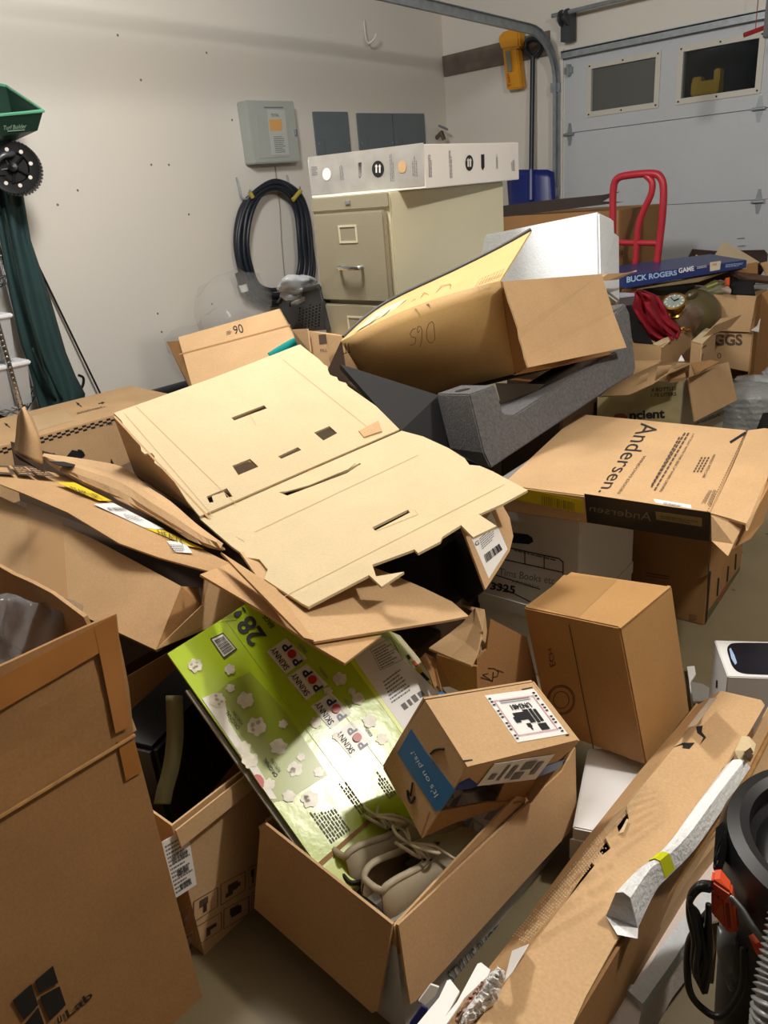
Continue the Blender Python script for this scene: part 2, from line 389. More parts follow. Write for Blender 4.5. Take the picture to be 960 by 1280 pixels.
for nm,(a,b,c_,d),lab in (('panel_cover',(389.5,432.5,140,190),'dark grey breaker cover on the wall, left of the pair'),('panel_cover',(444.5,528,142,190),'wide dark grey double breaker cover on the wall')):
    A=X(a,c_,WX); B=X(b,c_,WX); y0,y1=A.y,B.y; zt=(A.z+B.z)/2+.0
    t=thing(nm,lab,'breaker panel',(WX,(y0+y1)/2,zt-.5))
    halves=[(y0,y1)] if y1-y0<.5 else [(y0,(y0+y1)/2-.004),((y0+y1)/2+.004,y1)]
    for (p,q) in halves:
        wbox(WX,p,q,zt-.5,zt,.02).build('cover_plate',GRYD,t,bevel=.003)
        mb=MB(); wp,wq=p+(q-p)*.22,q-(q-p)*.2
        mb.box((WX+.0235,(wp+wq)/2,zt-.3),(.0035,(wq-wp)/2,.13)); mb.build('cover_door',GRYD,t,bevel=.002)
        mb=MB()
        for yy in (p+.02,q-.02): mb.lathe([(0,0),(.006,0),(.005,.003),(0,.003)],(WX+.02,yy,zt-.2),(1,0,0),8)
        mb.build('screw',STEEL,t)
# coil of cord
CB=mat('navy_rubber_cord','1d2430',.4,spec=.5)
t=thing('coiled_cord','thick navy blue generator cord coiled on two wall hooks','power cord',X(342,378,WX+.06))
base=[(300,262),(318,238),(345,228),(370,238),(384,262),(390,300),(391,340),(380,368),(345,381),(315,372),(300,340),(294,300)]
rn=random.Random(5)
for k in range(9):
    s_=k/8; pts=[]
    cx,cy=342,300
    for (x,y) in base:
        top=y<262; sc=1
        yy=cy+(y-cy)*(1-.24*s_ if y>300 else 1-.10*s_)+rn.uniform(-2,2)
        pts.append(X(cx+(x-cx)*(1-.34*s_)+rn.uniform(-1.5,1.5),yy,WX+.05+.018*(k%3)+rn.uniform(-.005,.005)))
    MB().tube(smoothpath(pts,6,True),.0145,10,closed=True).build('cord_loop',CB,t,smooth='all')
# tail with plug
MB().tube(smoothpath([X(315,372,WX+.1),X(304,352,WX+.12),X(300,345,WX+.12)],6),.012).build('cord_tail',CB,t,smooth='all')
a=X(299,341,WX+.12); b=X(306,364,WX+.12)
MB().tube([a,a.lerp(b,.6)],.03,16).build('plug',BLK,t,smooth=True)
MB().tube([a.lerp(b,.6),b],.026,16).build('plug_tip',mat('white_plastic','dcdcd8',.45),t,smooth=True,label='white plug tip')
for p,q in (((376,238),(366,250)),((312,240),(316,247))):
    MB().tube([X(*p,WX+.115),X(*q,WX+.115)],.014,10).build('yellow_tie',mat('yellow_tie','b5a347',.6),t,smooth=True)
for i,(x,y) in enumerate(((295,222),(358,219))):
    a=X(x,y,WX); h=thing('wall_hook',('steel wall hook left of the coiled cord','steel wall hook right of the coiled cord')[i],'hook',a-Vector((0,0,.1)))
    MB().tube(smoothpath([a+Vector((.003,0,0)),a+Vector((.02,0,-.06)),a+Vector((.03,0,-.12)),a+Vector((.09,0,-.13)),a+Vector((.125,0,-.08))],5),.006,8).build('hook_arm',STEEL,h,smooth='all')
a=X(455,52,WX); h=thing('wall_hook','white J hook alone high up on the left wall','hook',a)
MB().tube(smoothpath([X(455,25,WX+.01),X(457,45,WX+.03),X(461,54,WX+.08),X(468,48,WX+.12),X(470,42,WX+.13)],6),.008,8).build('hook_arm',mat('white_metal','d8d8d4',.4),h,smooth='all')
solo(MB().tube([X(344,208,WX+.006),X(350,260,WX+.006),X(352,300,WX+.006),X(357,360,WX+.006),X(360,420,WX+.006)],.004,6),'thin_wire',mat('grey_wire','8e8b86',.6),'thin grey wire running down the wall behind the coiled cord','wire')
# screw holes and pencil marks on the wall
mb=MB()
for (x,y) in ((189,206),(211,206),(197,392),(202,415),(265,380),(236,268),(147,44),(97,238),(72,256),(290,150),(258,66),(176,100)):
    mb.lathe([(0,.001),(.007,.001)],X(x,y,WX),(1,0,0),8)
o=mb.build('trim_3',mat('anchor_grey','6f6a62',.6)); struct(o)
# black pipe near the bottom of the wall
t=thing('rolled_mat','long black rolled mat lying against the foot of the left wall','mat',(-4.15,2.6,.0))
mb=MB(); mb.tube([(-4.2,1.9,.245),(-4.2,3.6,.245)],.075,20); mb.build('mat_roll',mat('black_vinyl','161b24',.3),t,smooth=True)
MB().box((-4.16,2.7,.085),(.11,.8,.085)).build('carton_below',KD,t)
# spigot at the corner
t=thing('water_spigot','small dark brass spigot on the wall near the corner','faucet',X(548,172,WX))
BR=mat('old_brass','6c6455',.45,metal=.6); a=X(546,172,WX); b=X(552,166,WX+.12)
MB().tube([a,b,b+Vector((.02,0,-.05))],.018,10).build('spout',BR,t,smooth=True)
MB().lathe([(0,0),(.04,0),(.045,.008),(.04,.015),(0,.015)],b+Vector((0,.02,.03)),(0.4,.3,1),14).build('valve_wheel',STEEL,t)
# ================================================================== BACK WALL THINGS
WOOD=mat('weathered_board','6d635c',.8,var=.25,scale=9,wave=((0,1.2,0),3,.3))
struct(MB().panel([Y(*p,BY-.02) for p in ((552.5,70.5),(686,38),(686,69),(555,96))],.02,n=Vector((0,-1,0))).build('trim_4',WOOD))
YP=mat('yellow_plastic','d9981f',.4,spec=.5)
t=thing('yellow_wall_tool','yellow plastic tool with rounded head and red lettering hung on the board','tool',Y(640,112,BY-.05))
f_=lambda ps,dy:[Y(x,y,BY-dy) for x,y in ps]; z=zm(480,0,4)
MB().panel(f_(z((565,190),(590,160),(640,143),(672,150),(678,240),(585,250)),.11),.09,n=Vector((0,-1,0))).build('head',YP,t,bevel=.012)
MB().panel(f_(z((590,240),(665,240),(688,440),(612,450)),.1),.07,n=Vector((0,-1,0))).build('shaft',YP,t,bevel=.008)
pl=Pl(Vector((0,BY-.115,0)),Vector((1,BY-.115,0)),Vector((0,BY-.115,1)))
decal(pl,z((607,255),(628,253),(640,355),(618,360)),mat('grey_insert','7c8078',.5),t,'insert')
text('Titan',pl,z((637,432),(624,368),(608,368),(620,436)),mat('red_ink','b3331c',.5),t)
t=thing('snow_shovel','snow shovel with blue blade and dark shaft leaning on the back wall','shovel',Y(663,262,BY-.1))
NV=mat('navy_plastic','1f2838',.4); BL=mat('blue_plastic','1a2c7c',.35,spec=.5)
MB().tube([Y(666,70,BY-.06),Y(664,218,BY-.12)],.018,12).build('shaft',NV,t,smooth=True)
MB().tube(smoothpath([Y(*p,BY-.06) for p in z((740,285),(712,250),(712,210),(745,192),(782,210),(778,250),(748,285))],5),.016,10).build('grip',NV,t,smooth='all')
rows=[]
for j in range(7):
    v_=j/6; rows.append([Y(633+(i/8)*59+ (4 if i in(0,8) else 0)*(v_),212+v_*58+ (3 if i in (0,8) else 0),BY-.13-.05*math.sin(math.pi*i/8)*1-.04*v_) for i in range(9)])
MB().grid(rows,.006).build('blade',BL,t,smooth='all')
mb=MB(); 
for i in (4,): mb.tube([Y(664,212,BY-.19),Y(664,250,BY-.22)],.02,8)
mb.build('blade_socket',BL,t)
# ================================================================== FILE CABINET
CAB=mat('putty_metal','cfcab0',.45,var=.03,scale=3,bump=.08,bscale=200); CABF=mat('putty_drawer','98917c',.4,var=.03,scale=3,bump=.08,bscale=200)
t=thing('filing_cabinet','beige four-drawer metal filing cabinet with grey-beige drawer fronts','filing cabinet',(-2.01,2.385,0))
MB().box((-2.01,2.385,.66),(.19,.335,.66)).build('cabinet_body',CAB,t,bevel=.004)
MB().box((-2.01,2.046,1.297),(.188,.004,.022)).build('top_rail',CABF,t,bevel=.002)
MB().box((-2.01,2.0405,1.299),(.012,.002,.006)).build('lock',STEEL,t)
for k in range(4):
    z1=1.268-k*.314; d=MB().box((-2.01,2.04,z1-.152),(.172,.012,.151)).build('drawer',CABF,t,bevel=.005)
    mb=MB(); c=Vector((-2.01,2.026,z1-.072))
    mb.panel([c+Vector(q) for q in ((-.045,0,-.03),(.045,0,-.03),(.045,0,.03),(-.045,0,.03))],.004,[[c+Vector(q) for q in ((-.038,0,-.023),(.038,0,-.023),(.038,0,.023),(-.038,0,.023))]],n=Vector((0,-1,0)))
    mb.build('label_holder',CAB,d,label='pale label holder frame')
    mb=MB(); h=Vector((-2.01,2.026,z1-.185)); mb.tube(smoothpath([h+Vector((-.055,.004,0)),h+Vector((-.045,-.02,0)),h+Vector((0,-.026,0)),h+Vector((.045,-.02,0)),h+Vector((.055,.004,0))],4),.007,8)
    mb.build('handle',CHROME,d,smooth=True,label='chrome handle')
# white box on top
ob=OB((-1.9967,2.4213,1.3917),(0,0,6.79),(.4922,.686,.1317)); ob.c.z=1.3865
t=thing('white_carton','long white shoulder-high carton with round black arrow symbols on the filing cabinet','box',(-2,2.42,1.321))
ob.body(WH,t,bevel=.002)
F1=ob.face(1,-1); F2=ob.face(0,1); z=zm(380,120,3.4286)
# silver printed front
MB().add(F1.poly(z((17,262),(512,200),(517,385),(33,425)),.0008),[(0,1,2,3)]).build('printed_side',SILV,t)
def target(pl,c,rx,ry,m_,parent):
    k=24; pts=[(c[0]+rx*math.cos(6.283*i/k),c[1]+ry*math.sin(6.283*i/k)) for i in range(k)]; MB().add(pl.poly(pts,.0015),[tuple(range(k))]).build('round_symbol',m_,parent)
for pl,(cx,cy),rx,ry,(ax,ay) in ((F1,(317,313),26,36,(239,318)),(F2,(709,287),17,34,(766,283))):
    target(pl,z((cx,cy))[0],rx/3.43,ry/3.43,INK,t)
    for s_ in (-1,1):
        X0=cx+s_*rx*.28
        decal(pl,z((X0-3,cy-16),(X0+3,cy-16),(X0+3,cy+16),(X0-3,cy+16)),WH,t,'symbol_arrow',off=.0022)
        decal(pl,z((X0-7,cy-10),(X0,cy-21),(X0+6,cy-10)),WH,t,'symbol_arrow',off=.0022)
    decal(pl,z((ax-7,ay-32),(ax+7,ay-34),(ax+8,ay+22),(ax,ay+36),(ax-6,ay+24)),INK,t,'arrow_mark')
rects(F1,z((30,300),(60,300),(62,345),(32,348)),lines(5,seed=3),INKG,t)
for pl,q,sd in ((F1,((370,375),(365,235),(385,235),(392,375)),1),(F1,((465,350),(460,240),(488,238),(492,352)),2),(F2,((535,355),(532,235),(550,235),(552,355)),3),(F2,((625,360),(620,215),(634,215),(640,360)),4),(F2,((825,315),(822,245),(832,245),(834,315)),5),(F2,((890,325),(888,265),(905,265),(908,325)),6),(F1,((155,365),(150,290),(170,290),(175,365)),7)):
    rects(pl,z(*q),lines(3,seed=sd),INKG,t)
for cx,cy,rx in ((97,335,18),(420,303,18)):
    k=20; MB().add(F1.poly([z((cx+rx*math.cos(6.283*i/k),cy+27*math.sin(6.283*i/k)))[0] for i in range(k)],.002),[tuple(range(k))]).build('hand_hole',PAPER if cx<200 else KR2,t)
# ================================================================== RACK AND LEFT THINGS
t=thing('wire_rack','chrome wire shelving rack at the left edge of the photo','shelf',(-3.97,1.3,0))
mb=MB(); posts=[]
for x,y in ((-3.75,1.44),(-4.2,1.72),(-3.75,.55),(-4.2,.55)):
    m1=MB().tube([(x,y,.0),(x,y,1.32)],.0135,12)
    for k in range(52): m1.lathe([(.0136,0),(.0148,.002),(.0148,.005),(.0136,.007)],(x,y,.03+k*.025),(0,0,1),10)
    m1.build('post',CHROME,t,smooth=True)
for zz in (.505,1.085):
    mb=MB(); y0,y1=.55,1.44
    def edge(a,b):
        for dz in (0,-.035): mb.tube([a+Vector((0,0,dz)),b+Vector((0,0,dz))],.004,6)
        n_=max(2,int((b-a).length/.05))
        mb.tube([a.lerp(b,i/n_)+Vector((0,0,-.035*(i%2))) for i in range(n_+1)],.003,5)
    edge(Vector((-3.75,.55,zz)),Vector((-3.75,1.44,zz))); edge(Vector((-3.75,1.44,zz)),Vector((-4.2,1.72,zz))); edge(Vector((-4.2,.55,zz)),Vector((-4.2,1.72,zz)))
    for i in range(34):
        y=.57+i*.033; x1=-3.75 if y<1.44 else -3.75-(y-1.44)*1.6
        mb.tube([(x1,y,zz),(-4.2,y,zz)],.002,5)
    mb.build('shelf_wires',CHROME,t)
TUB=mat('translucent_tub','b9bcc0',.35,spec=.5,alpha=.75); LID=mat('tub_lid','dfe3e8',.4)
for i,(zz,lab) in enumerate(((.512,'white lidded storage bin with red items, lower of the two'),(.735,'white lidded storage bin stacked on the lower bin'))):
    t=thing('storage_bin',lab,'storage bin',(-3.97,1.2,zz),'storage bins on the wire rack')
    k=.92 if i else 1
    c=(-3.93,1.31,zz+.1); m1=MB(); bb=[Vector((c[0]+sx*(.15+.02*w_)*k,c[1]+sy*(.2+.02*w_)*k,zz+.004+w_*.19)) for w_ in (0,1) for sx,sy in ((-1,-1),(1,-1),(1,1),(-1,1))]
    m1.add(bb,[(0,3,2,1),(0,1,5,4),(1,2,6,5),(2,3,7,6),(3,0,4,7)]); m1.build('tub',TUB,t)
    MB().box((c[0],c[1],zz+.2),(.182*k,.235*k,.011)).build('lid',LID,t,bevel=.006)
    if not i: MB().box((c[0]+.01,c[1]-.02,zz+.075),(.12,.15,.06)).build('contents',mat('red_contents','93212c',.5,var=.4,scale=22,hex2='d8c8b0'),t)
t=thing('dark_duffel','dark bag under the rack shelf at the left edge','bag',(-3.97,1.2,.05))
MB().box((-3.97,1.1,.24),(.18,.4,.2)).build('bag_body',mat('dark_fabric','1a1d22',.9,bump=.4,bscale=9),t,bevel=.06)
# green canopy cover
GRN=mat('green_canvas','213f40',.8,var=.12,scale=5,bump=.3,bscale=5)
t=thing('canopy_bag','tall dark green fabric canopy cover leaning beside the wire rack','cover',X(70,500,-4.1))
z=zm(0,320,6); left=[(-20,170),(-12,230),(0,300),(12,370),(26,430),(40,470),(52,510),(50,540)]; right=[(12,170),(26,230),(40,300),(62,372),(82,440),(96,470),(105,492),(104,530)]
rows=[]
for i,(a,b) in enumerate(zip(left,right)):
    r_=[]
    for j in range(13):
        u=j/12; dep=.14+.07*math.sin(u*math.pi)+.03*math.sin(u*14+i*.5)*(1 if 0<j<12 else 0)
        r_.append(X(a[0]+(b[0]-a[0])*u+ (1.5*math.sin(i*2.3) if j==12 else 0),a[1]+(b[1]-a[1])*u,WX+dep-.05*(1-i/7)*0))
    rows.append(r_)
rows2=[]
for i in range(len(rows)-1):
    for k in range(4): rows2.append([rows[i][j].lerp(rows[i+1][j],k/4) for j in range(13)])
rows2.append(rows[-1])
MB().grid(rows2,.02).build('cover_fabric',GRN,t,smooth='all')
mb=MB()
for s_ in (((20,330),(35,390),(55,450),(78,500)),((40,435),(55,470),(70,500)),((5,260),(24,350),(46,430),(60,480))):
    mb.tube(smoothpath([X(x,y,WX+.235) for x,y in s_],4),.006,6)
mb.build('piping',mat('dark_green_piping','0d2421',.7),t,smooth='all')
mb=MB().tube(smoothpath([X(*p,WX+.12) for p in ((98,469),(104,472),(104,480),(101,488),(104,495))],4),.008,6); mb.build('strap',BLK,t)
solo(MB().tube([X(38,312,WX+.02),X(124,489,WX+.05),X(140,525,WX+.06)],.006,8),'thin_rod',BLK,'thin black rod leaning on the wall beside the green cover','rod')
# spreader
t=thing('lawn_spreader','green lawn spreader with black wheel hung on the left wall','lawn spreader',X(20,245,-4.0))
HG=mat('green_hopper','1b3a30',.4,var=.05,spec=.5); LG=mat('pale_green_lip','5fae8a',.4); z=zm(0,90,5.333)
XX=-4.0
rim=[X(-60,150,XX+.22),X(54,138.5,XX+.22),X(8,108,XX-.2),X(-70,90,XX-.2)]
low=[X(-50,178,XX+.15),X(47,163,XX+.15),X(14,140,XX-.12),X(-55,150,XX-.12)]
bot=[X(-20,192,XX+.06),X(14,178,XX+.06),X(10,170,XX-.04),X(-20,180,XX-.04)]
mb=MB(); mb.add(rim+low+bot,[(0,1,5,4),(1,2,6,5),(2,3,7,6),(3,0,4,7),(4,5,9,8),(5,6,10,9),(6,7,11,10),(7,4,8,11),(8,9,10,11)]); mb.build('hopper',HG,t)
MB().tube(rim,.008,8,closed=True).build('rim',LG,t,label='pale green rim')
pl=Pl(rim[0],rim[1],low[1]); text('Turf Builder',pl,z((22,388),(175,374),(178,345),(24,358)),mat('pale_print','a9c9b5',.5),t,off=.006)
rects(pl,z((50,398),(165,388),(165,380),(50,388)),[(0,0,1,.7)],mat('pale_print','a9c9b5',.5),t,off=.006)
c=X(19,211,-3.93); ax=Vector((.80,-.55,.12)).normalized()
mb=MB(); mb.lathe([(.0,-.01),(.06,-.01),(.07,-.03),(.105,-.03),(.113,-.032),(.113,.032),(.105,.03),(.07,.03),(.06,.02),(0,.02)],c,ax,40)
u=ax.orthogonal().normalized(); w_=ax.cross(u)
for k in range(44):
    a=6.283*k/44; d=u*math.cos(a)+w_*math.sin(a); tt=ax.cross(d); mb.box(c+d*.114,(.0045,.03,.005),Matrix((d,ax,tt)).transposed())
mb.build('wheel',BLK,t,smooth=True)
for k in range(8):
    a=6.283*k/8+.2; d=u*math.cos(a)+w_*math.sin(a)
    mb=MB().lathe([(0,0),(.009,0),(.009,.004),(0,.004)],c+d*.08+ax*.03,ax,10); mb.build('wheel_hole',WALL,t)
mb=MB()
for k in range(5):
    a=6.283*k/5; d=u*math.cos(a)+w_*math.sin(a); mb.tube([c+ax*.02,c+d*.07+ax*.035],.006,6)
mb.lathe([(0,0),(.025,0),(.02,.05),(0,.055)],c,ax,14)
mb.build('wheel_spokes',BLK,t)
mb=MB(); mb.tube(smoothpath([X(-25,225,-3.95),X(0,197,-3.9),X(12,193,-3.9),X(20,192,-3.93)],5),.014,10); mb.tube([X(8,178,-3.98),X(5,200,-3.95),c],.02,10); mb.build('frame_tube',mat('grey_metal','5b6064',.4,metal=.6),t,smooth='all')
mb=MB(); mb.box(X(4,205,-3.98),(.05,.06,.06)); mb.build('gearbox',BLK2,t,bevel=.01)
# ================================================================== PILE, LEFT SIDE
def uq(pl,*p): return pl.poly(p)
# box with checkered print
t=thing('checkered_box','kraft carton with a black checkered stripe under its top edge, by the rack','box',(-3.45,1.35,0))
ob=OB((-3.44,1.35,.25),(0,0,-2),(.5,1.25,.5)); ob.body(KR2,t)
F=ob.face(2,1); G=ob.face(0,1)
mb=MB()
n_=64
for r_ in range(3):
    for k in range(n_):
        if (k+r_)%2: continue
        u0=-.98+1.96*k/n_; v1=.97-.035*r_; ob.strip(mb,0,1,u0,v1-.035,u0+1.96/n_,v1)
mb.build('checker_print',INK,t)
z=zm(0,480,5.333)
for q in (((500,120),(515,118),(545,150),(530,152)),):
    pass
def arrow(pl,a,b,wd,m,parent,off=.0012):
    dx,dy=b[0]-a[0],b[1]-a[1]; l=math.hypot(dx,dy); dx/=l;dy/=l; nx,ny=-dy,dx; h=(b[0]-dx*l*.5,b[1]-dy*l*.5)
    pts=[(a[0]+nx*wd*.3,a[1]+ny*wd*.3),(h[0]+nx*wd*.3,h[1]+ny*wd*.3),(h[0]+nx*wd,h[1]+ny*wd),b,(h[0]-nx*wd,h[1]-ny*wd),(h[0]-nx*wd*.3,h[1]-ny*wd*.3),(a[0]-nx*wd*.3,a[1]-ny*wd*.3)]
    return decal(pl,pts,m,parent,'arrow_mark',off=off,t=.0004)
arrow(F,*z((545,152),(505,120)),1.8,INK,t); arrow(F,*z((655,130),(700,122)),1.8,INK,t); arrow(F,*z((68,290),(28,258)),1.8,INK,t)
rects(F,z((500,205),(735,145),(728,132),(495,190)),lines(2,seed=8),INK2,t)
text('N2',G,z((712,282),(752,272),(748,252),(710,258)),INK,t)
G_=lambda *p:[G.hit(x,y,.0012) for x,y in p]
MB().add(G_(*z((430,498),(480,440),(560,452),(545,515))),[(0,1,2,3)]).build('rider_print',INK,t)
MB().add(G_(*z((515,435),(545,440),(570,475),(555,492),(535,470))),[(0,1,2,3,4)]).build('rider_print',INK,t)
MB().add(G_(*z((330,465),(360,460),(385,482),(345,485))),[(0,1,2,3)]).build('rider_print',INK,t)
MB().add(G_(*z((740,495),(768,548),(735,548))),[(0,1,2)]).build('rider_print',INK,t)
MB().add(F.poly(z((215,215),(420,165),(500,240),(255,310)),.0009),[(0,1,2,3)]).build('packing_tape',mat('pale_tape','d2b48a',.35),t)
# box numbered 90
t=thing('brown_box','brown carton marked 90 standing by the coiled cord','box',Z(300,470,.3))
pl=Pl(P(223,425,3.2),P(352,388,3.05),P(240,475,3.0)); z=zm(200,370,4.174)
A=z((95,215),(625,65),(720,235),(160,420),(118,310)); 
R_=[z((95,215))[0],z((625,65))[0],z((735,270))[0],z((180,520))[0]]
h=pl.poly(R_); back=(h[0]-h[3])*0
nrm=pl.n
MB().panel(h,.005,n=nrm).build('front_wall',KR2,t)
s1=P(208,427,3.45); s2=P(234,480,3.3)
MB().panel([h[0]-nrm*.02,s1,s2,h[3]],.005).build('side_wall',KD,t)
bk=[p-nrm*.28 for p in h]; MB().panel([bk[0],bk[1],bk[2],bk[3]],.005).build('back_wall',KR2,t)
MB().panel([h[1],bk[1],bk[2],h[2]],.005).build('side_wall',KR2,t)
text('90',pl,z((388,200),(440,190),(425,143),(378,158)),INK,t,flip=False); rects(pl,z((345,205),(378,195),(372,172),(342,182)),lines(3,seed=5),INK2,t)
rects(pl,z((100,308),(680,155),(680,148),(100,301)),[(0,0,1,1)],KD,t,name='crease')
# teal strap loop
t=thing('teal_strap','teal translucent plastic loop beside the box marked 90','plastic loop',P(355,425,2.9))
path=smoothpath([P(*p,2.85) for p in z((560,300),(620,262),(690,222),(735,210),(758,222),(748,240),(700,262),(640,285),(590,310))],5)
mb=MB(); rows=[[p,p+Vector((.01,.02,-.035))] for p in path]; mb.grid(rows,.003).build('loop',mat('teal_plastic','1f9a97',.25,spec=.6),t,smooth='all')
MB().panel([P(*p,2.87) for p in z((600,298),(660,255),(735,218),(740,232),(690,262))],.002).build('clear_film',mat('clear_film','c9d6d6',.15,alpha=.75),t)
# small box behind with dark print
t=thing('small_carton','small carton with dark printed square beside the filing cabinet','box',P(395,450,2.75))
z=zm(280,180,4.57); pl=Pl(P(388,440,2.78),P(412,425,2.72),P(395,480,2.78))
h=pl.poly(z((480,1065),(575,1085),(620,1330),(500,1330))); MB().panel(h,.2,n=pl.n).build('box_body',KR2,t)
decal(pl,z((540,1090),(582,1085),(588,1140),(545,1145)),INK2,t,'printed_square'); text('FILL',pl,z((552,1190),(592,1185),(590,1168),(550,1172)),INK2,t)
h=[P(365,412,2.85),P(384,411,2.75),P(388,440,2.75),P(380,455,2.85)]; MB().panel(h,.005).build('flap',KR2,t)
# black basket
BK=mat('black_basket','24282c',.45); z=zm(280,180,4.57)
t=thing('plastic_basket','black perforated plastic basket with a side handle hole beside the filing cabinet','basket',P(378,412,3.05))
pl=Pl(P(350,385,3.2),P(400,360,2.85),P(372,412,3.1))
out=z((315,915),(330,875),(540,815),(560,900),(578,1062),(395,1078),(375,1050)); hole=z((372,930),(375,905),(440,870),(462,872),(462,895),(400,930))
holes=[pl.poly(hole)]
for r_ in range(9):
    for c_ in range(8):
        x,y=430+c_*19-r_*1,935+r_*17-c_*6+ (0)
        if 470-(r_*3)<x+20<545 or True:
            q=z((x,y),(x+11,y-3),(x+12,y+6),(x+1,y+9))
            if 425<x<555 and y>915 and y<1045 and not (x<470 and y<935): holes.append(pl.poly(q))
MB().panel(pl.poly(out),.006,holes,n=pl.n).build('basket_wall',BK,t)
o_=pl.poly(out); B_=[p-pl.n*.22 for p in o_]
MB().panel([B_[1],B_[2],B_[4],B_[5],B_[0]],.005).build('back_wall',BK,t)
MB().panel([o_[2],B_[2],B_[4],o_[4]],.005).build('end_wall',BK,t); MB().panel([o_[0],B_[0],B_[5],o_[5]],.005).build('end_wall',BK,t)
MB().tube([pl.hit(*p) for p in z((315,905),(335,872),(540,812))],.009,8).build('rim',BK,t,smooth=True)
MB().panel(pl.poly(hole,-.02),.002).build('paper_behind_hole',PAPER,t)
def crumple(name,lab,cat,c,rx,m,seed,sub=4,amp=.35,parent=None,kind=None):
    rn=random.Random(seed); bm=bmesh.new(); bmesh.ops.create_icosphere(bm,subdivisions=sub,radius=1)
    ds=[(Vector((rn.gauss(0,1),rn.gauss(0,1),rn.gauss(0,1))).normalized(),rn.uniform(.2,.8),rn.uniform(.5,1)*amp) for _ in range(26)]
    for v in bm.verts:
        p=v.co.normalized(); s=1
        for d,th,a in ds:
            q=p.dot(d)-th
            if q>0: s-=a*q*1.2
        s*=1+.05*math.sin(17*p.x+seed)*math.sin(19*p.y+3)
        v.co=Vector((p.x*rx[0]*s,p.y*rx[1]*s,p.z*rx[2]*s))
    mb=MB(); mb.add([v.co+Vector(c) for v in bm.verts],[tuple(v.index for v in f.verts) for f in bm.faces]); bm.free()
    if parent: return mb.build(name,m,parent,smooth='all')
    return solo(mb,name,m,lab,cat,smooth='all')
CLR=mat('clear_plastic_film','c4c8cc',.18,spec=.6,alpha=.42); CLR2=mat('clear_bag','a9adb2',.22,spec=.6,alpha=.6)
crumple('plastic_bag','clear plastic bags bulging out of the top of the black basket','plastic bag',P(376,358,3.02),(.10,.10,.055),CLR2,4,amp=.8)
crumple('plastic_bag','thin clear plastic film draped behind the box marked 90','plastic bag',X(275,425,WX+.30),(.2,.26,.20),mat('thin_film','d9dbdc',.2,alpha=.13),9,amp=.9)
# ------------------------------------------------ added filler cartons under the pile, dark colour imitates shade in the gaps
FILL=mat('filler_shade_brown','4d3823',.85,var=.08)
for i,(c,h,r,lab) in enumerate((((-2.2,1.55,.24),(.38,.28,.24),8,'added filler carton in the dark gap behind the big beige sheet'),((-1.42,1.42,.27),(.2,.26,.27),-6,'added filler carton under the dark foam and the beige sheet'),((-1.55,2.05,.29),(.26,.2,.29),4,'added filler carton below the box marked Q65'),((-1.2,1.16,.14),(.13,.12,.14),6,'added filler carton low under the beige sheet behind the green flattened carton'),((-1.78,.80,.16),(.2,.22,.16),3,'added filler carton under the torn shipping box'),((-1.2,2.38,.2),(.12,.16,.2),0,'added filler carton behind the stacked records boxes'),((-1.95,3.2,.2),(.26,.24,.2),0,'added filler carton in the gap between the foam cradle and the liquor carton'))):
    t=thing('filler_carton',lab,'box',(c[0],c[1],0)); ob=OB(c,(0,0,r),(h[0]*2,h[1]*2,h[2]*2)); ob.body(FILL,t); m1=MB(); ob.strip(m1,2,1,-1,-.08,1,.08); m1.build('packing_tape',TAPE,t)
# ------------------------------------------------ big left box with labels (box under long lid)
t=thing('shipping_box','large torn shipping box with yellow labels on its lid, left of the beige sheet','box',(-1.7,.8,.3))
z=zm(0,470,2.824)
fr=[Z(*z((-260,320))[0],.60),Z(*z((0,425))[0],.60),Z(*z((330,575))[0],.60),Z(*z((640,742))[0],.60)]
fb=[P(*z((-260,560))[0],2.36),P(*z((0,700))[0],2.05),P(*z((300,850))[0],1.78),P(*z((550,967))[0],1.53)]
FWP=Pl(fr[1],fr[3],fb[3]); fr=[FWP.hit(*z(q)[0]) for q in ((-260,320),(0,425),(330,575),(640,742))]; fb=[FWP.hit(*z(q)[0]) for q in ((-260,560),(0,700),(300,850),(550,967))]
MB().panel(fr+fb[::-1],.006,n=FWP.n).build('front_wall',KR2,t)
for q in (((95,440),(105,760),(245,830),(220,500)),): decal(FWP,z(*q),mat('glossy_kraft','bb9468',.45),t,'tape_band')
e1=P(*z((640,742))[0],(fr[3]-CAM).dot(RC[2])); e2=fb[3]
rt=P(*z((722,705))[0],1.78); rb=P(*z((725,880))[0],1.70)
MB().panel([e1,P(*z((700,745))[0],1.66),P(*z((712,810))[0],1.62),e2],.005).build('end_wall',KD,t)
MB().panel([P(*z((725,698))[0],1.60),P(*z((745,705))[0],1.62),P(*z((880,800))[0],1.66),P(*z((735,890))[0],1.60),e2,P(*z((715,808))[0],1.60)],.005).build('end_flap',KR2,t)
# rear wall, so that the box is closed behind the gap
bk=[p+Vector((-.02,.30,.0)) for p in fr]; bb=[p+Vector((-.02,.30,0)) for p in fb]
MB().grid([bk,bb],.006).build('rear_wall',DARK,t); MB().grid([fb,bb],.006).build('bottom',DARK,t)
MB().panel([bk[3],bk[3].lerp(fr[3],.0)+Vector((0,-.05,0)),bb[3],bb[3]+Vector((0,.02,0))],.004).build('rear_edge',DARK,t)
